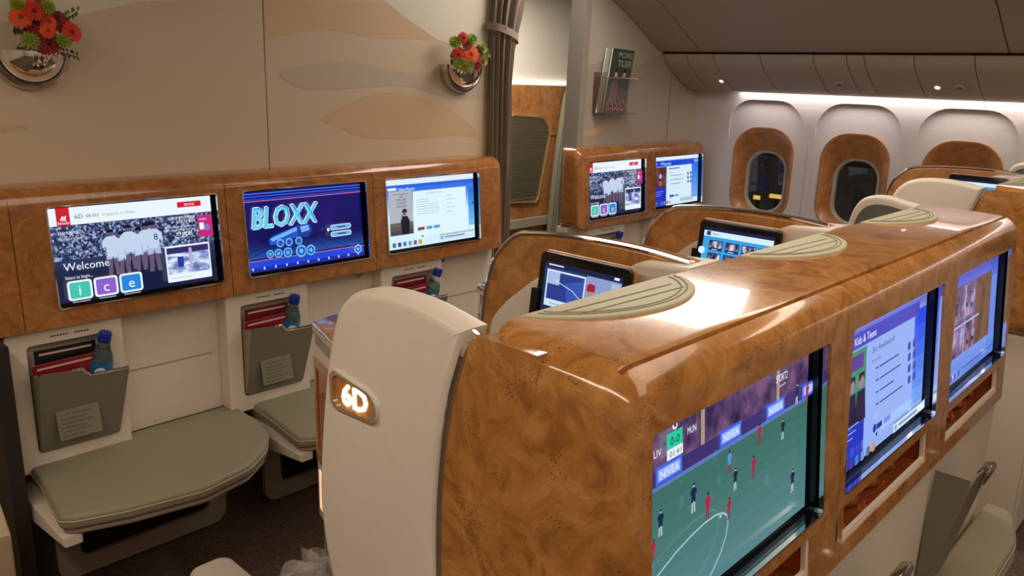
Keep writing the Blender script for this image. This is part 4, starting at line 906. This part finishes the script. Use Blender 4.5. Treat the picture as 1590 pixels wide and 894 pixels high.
def cov(g):
    pm = lambda n_, c: mat('print_'+n_, srgb(*c), .3)
    g.rect(0, 0, 1, 1, pm('dark', (70, 80, 72))); g.rect(0, .02, 1, .34, pm('green', (58, 76, 62)))
    g.text('PORE', .28, .13, .085, pm('pale', (186, 190, 176)), .68); g.text('TLER', .30, .27, .10, pm('pale', (186, 190, 176)), .66)
    for u, c in ((.30, (110, 88, 92)), (.68, (84, 70, 74))):
        g.pl([(u-.2, .86), (u-.17, .55), (u-.05, .48), (u+.07, .48), (u+.19, .56), (u+.2, .86)], pm('cl%d' % c[0], c)); g.circ(u, .40, .075, pm('skin', (206, 160, 136)), 14, sy=1.2); g.pl([(u-.09, .46), (u-.09, .36), (u-.04, .31), (u+.05, .31), (u+.09, .37), (u+.09, .46), (u+.06, .36), (u-.05, .36)], pm('hr', (40, 30, 30)))
    for i in range(9): g.circ(.1+.1*i, .92+.015*(i % 2), .04, pm('pink', (190, 110, 100)), 8)
    for i in range(14): g.circ(.07+.066*i, .84+.04*sin(i*2.1), .03, pm('pink', (190, 110, 100)), 8)
mag('glossy fashion magazine with large pale title letters in the acrylic rack', 3.455, 2.59, cov, .0)
mag('second magazine, mostly its white page edge showing, behind the glossy one', 3.435, 2.615, lambda g: g.rect(0, 0, 1, 1, mat('print_pale', (.4, .4, .38))), .0)

# ------------------------------------------------------------------ wall vases and flowers
def vase(label, cx, cz, R):
    t = thing('wall_vase', label, 'vase', (cx, 2.60, cz-R))
    def dome(Rq, D, inset=0):
        def f_(u, v):
            a = PI+u*PI; rho = Rq*sin(v*PI/2); return (cx+rho*cos(a), 2.648-D*cos(v*PI/2)-.002, cz+rho*sin(a)*1.0)
        return f_
    m = MB(); m.grid(dome(R*.84, R*.85), 40, 14); m.build('bowl', CHROME, t, 80)
    m = MB(); m.loft([[(cx+R*k*cos(PI+PI*j/40), 2.648-d, cz+R*k*sin(PI+PI*j/40)) for j in range(41)] for k, d in ((1.0, 0), (1.0, .012), (.96, .03), (.88, .036), (.83, .03))], 0, False, False, closed=False); m.build('rim', mat('brushed_steel', (.62, .57, .5), .25, 1), t)
    m = MB(); m.poly([(cx+R*.84*cos(PI*j/16), 2.648-R*.83*sin(PI*j/16), cz-.002) for j in range(17)]); m.build('floral_foam', mat('foam_green', srgb(36, 44, 26), .9), t)
    return t
vase('larger round chrome wall vase at the left edge', .805, 1.650, .108)
vase('smaller chrome wall vase next to the curtain', 2.487, 1.668, .117)
def flower(kind, label, c, r, tilt, root, dark):
    t = thing(kind, label, 'flower', root)
    Mx = Vector(tilt).normalized().to_track_quat('Z', 'Y').to_matrix().to_4x4(); Mx.translation = Vector(c)
    rnd = random.Random(int(c[0]*9999)+int(c[2]*777))
    m = MB()
    if kind == 'gerbera':
        for ringi, (nn_, r1, h0) in enumerate(((16, r, 0.0), (14, r*.82, .003), (10, r*.55, .006))):
            for i in range(nn_):
                a = 2*PI*i/nn_+ringi*.2+rnd.uniform(-.06, .06); rr_ = r1*rnd.uniform(.92, 1.05); w_ = r1*.17
                def q(d, s_, h): return (d*cos(a)-s_*sin(a), d*sin(a)+s_*cos(a), h)
                pts = [q(r*.15, 0, h0), q(rr_*.55, -w_, h0+.003), q(rr_*.85, -w_*.9, h0+.001), q(rr_, 0, h0-.001), q(rr_*.85, w_*.9, h0+.001), q(rr_*.55, w_, h0+.003)]
                m.poly(pts)
        m.xf(Mx); m.build('petals', dark[0], t, 80, wd=False)
        m = MB(); m.lathe([(0, .011), (r*.12, .011), (r*.22, .008), (r*.24, .003), (0, .001)], (0, 0, 0), 14); m.xf(Mx); m.build('flower_centre', dark[1], t)
    elif kind == 'chrysanthemum':
        for lay in range(5):
            nn_ = 16-lay*2; el = lay/5*1.25
            for i in range(nn_):
                a = 2*PI*i/nn_+lay*.35; d0, d1 = r*.1, r*cos(el)*1.0; h = r*sin(el)*.75; w_ = r*.11
                def q(d, s_, hh): return (d*cos(a)-s_*sin(a), d*sin(a)+s_*cos(a), hh)
                m.poly([q(d0, 0, h*.2), q(d1*.6, -w_, h*.75), q(d1, 0, h), q(d1*.6, w_, h*.75)])
        m.xf(Mx); m.build('petals', dark[0], t, 80, wd=False)
        m = MB(); m.lathe([(0, r*.5), (r*.2, r*.45), (r*.3, r*.2), (0, 0)], (0, 0, 0), 10); m.xf(Mx); m.build('flower_centre', dark[1], t)
    else:   # leafy sprig
        c_ = Vector(c); rt = Vector(root)
        for i in range(11):
            f_ = .45+.55*i/10; p = rt.lerp(c_, f_)+Vector((0, 0, .012*sin(f_*3)))
            for s_ in (-1, 1):
                d = Vector((rnd.uniform(-.4, .4), rnd.uniform(-.5, .2), s_*.9+rnd.uniform(-.3, .3))); d.normalize(); side = d.cross(Vector((0, 1, 0))).normalized()*r*.22; e_ = p+d*r
                m.poly([p, p+d*r*.5+side, e_, p+d*r*.5-side])
        m.build('leaves', dark[0], t, 80, wd=False)
    m = MB(); a_, b_ = Vector(root), Vector(c); m.tube([a_, a_.lerp(b_, .5)+Vector((0, -.004, .004)), b_+(Mx.to_3x3() @ Vector((0, 0, -.001)) if kind != 'leaf_sprig' else Vector((0, 0, 0)))], .0016, 5); m.build('stem', mat('stem_green', srgb(70, 96, 40), .6), t)
ORG = (mat('petal_orange', srgb(226, 84, 24), .55), mat('disc_orange', srgb(150, 60, 20), .7)); RDD = (mat('petal_crimson', srgb(140, 14, 26), .55), mat('disc_red', srgb(70, 30, 20), .7)); RDO = (mat('petal_redorange', srgb(206, 50, 26), .55), mat('disc_ro', srgb(120, 30, 20), .7))
LIM = (mat('petal_lime', srgb(150, 164, 58), .6), mat('disc_lime', srgb(110, 130, 40), .7)); GRN = (mat('leaf_green', srgb(84, 106, 50), .6), None); DGR = (mat('leaf_dark', srgb(52, 72, 36), .6), None)
def px2(px, py, y):     # rough wall position of a blossom
    fw = Vector((sin(YAW)*cos(PITCH), cos(YAW)*cos(PITCH), -sin(PITCH))); r = fw.cross(Vector((0, 0, 1))).normalized(); u = r.cross(fw)
    r2 = r*cos(ROLL)+u*sin(ROLL); u2 = -r*sin(ROLL)+u*cos(ROLL); d = r2*(px-795)-u2*(py-447)+fw*FPX; return Vector((0, 0, 1.62))+d*(y/d.y)
F1 = [('gerbera', 'orange gerbera on the left side of the left vase', 32, 27, .025, ORG), ('gerbera', 'orange gerbera at the very top of the left vase', 57, 3, .024, ORG), ('gerbera', 'red-orange gerbera high in the middle of the left vase', 53, 18, .022, RDO),
      ('gerbera', 'large crimson gerbera in the middle of the left vase', 58, 36, .033, RDD), ('gerbera', 'bright orange bloom in the heart of the left vase', 75, 34, .019, ORG), ('gerbera', 'second bright orange bloom just below it in the left vase', 74, 48, .018, ORG),
      ('gerbera', 'crimson gerbera right of the orange blooms in the left vase', 89, 33, .028, RDD), ('gerbera', 'red-orange gerbera at the right side of the left vase', 111, 50, .024, RDO), ('gerbera', 'crimson gerbera lowest in front of the left vase', 74, 66, .030, RDD),
      ('chrysanthemum', 'lime green chrysanthemum low left in the left vase', 47, 63, .022, LIM), ('chrysanthemum', 'lime green chrysanthemum low right in the left vase', 99, 63, .020, LIM), ('chrysanthemum', 'lime green chrysanthemum top left in the left vase', 28, 8, .019, LIM), ('chrysanthemum', 'lime green chrysanthemum top right in the left vase', 73, 11, .020, LIM),
      ('leaf_sprig', 'green leaf sprig reaching up right from the left vase', 120, 18, .010, GRN), ('leaf_sprig', 'dark leaf sprig drooping right of the left vase', 120, 88, .009, DGR), ('leaf_sprig', 'dark leaf sprig at the left rim of the left vase', 22, 42, .014, DGR), ('leaf_sprig', 'green leaf sprig behind the lime bloom, top left vase', 40, 0, .013, GRN)]
F2 = [('gerbera', 'small red-orange gerbera on top of the right vase', 720, 59, .022, RDO), ('gerbera', 'orange gerbera left in the right vase', 712, 85, .028, RDO), ('gerbera', 'largest orange gerbera in the middle of the right vase', 731, 84, .034, ORG), ('gerbera', 'crimson gerbera right of the largest orange one in the right vase', 744, 80, .026, RDD),
      ('gerbera', 'crimson gerbera lowest in the right vase', 741, 98, .024, RDD), ('gerbera', 'crimson gerbera high in the middle of the right vase', 725, 68, .022, RDD),
      ('chrysanthemum', 'lime chrysanthemum top left in the right vase', 707, 66, .025, LIM), ('chrysanthemum', 'lime chrysanthemum top right in the right vase', 732, 62, .024, LIM), ('chrysanthemum', 'lime chrysanthemum far right in the right vase', 749, 75, .022, LIM),
      ('chrysanthemum', 'lime chrysanthemum at the lower left rim of the right vase', 712, 98, .024, LIM), ('chrysanthemum', 'lime chrysanthemum at the middle rim of the right vase', 727, 101, .024, LIM), ('chrysanthemum', 'lime chrysanthemum at the lower right rim of the right vase', 750, 94, .022, LIM),
      ('leaf_sprig', 'green leaf sprig reaching towards the curtain from the right vase', 760, 83, .014, GRN), ('leaf_sprig', 'dark leaf sprig at the left rim of the right vase', 700, 92, .016, DGR)]
for lst, root in ((F1, (.805, 2.59, 1.655)), (F2, (2.487, 2.585, 1.67))):
    for i, (k, l_, px, py, r_, mt) in enumerate(lst):
        y_ = 2.545+.012*math.sin(i*2.4) if k != 'leaf_sprig' else 2.57
        c = px2(px, py, y_); d = c-Vector(root)+Vector((0, -.08, 0))
        rt = (root[0]+.05*sin(i*1.7), root[1]+.01*cos(i*2.9), root[2])
        flower(k, l_, c, r_*(1.25 if k != 'leaf_sprig' else 1.7), (d.x*.5-.02, d.y-.02, d.z*.5), rt, mt)
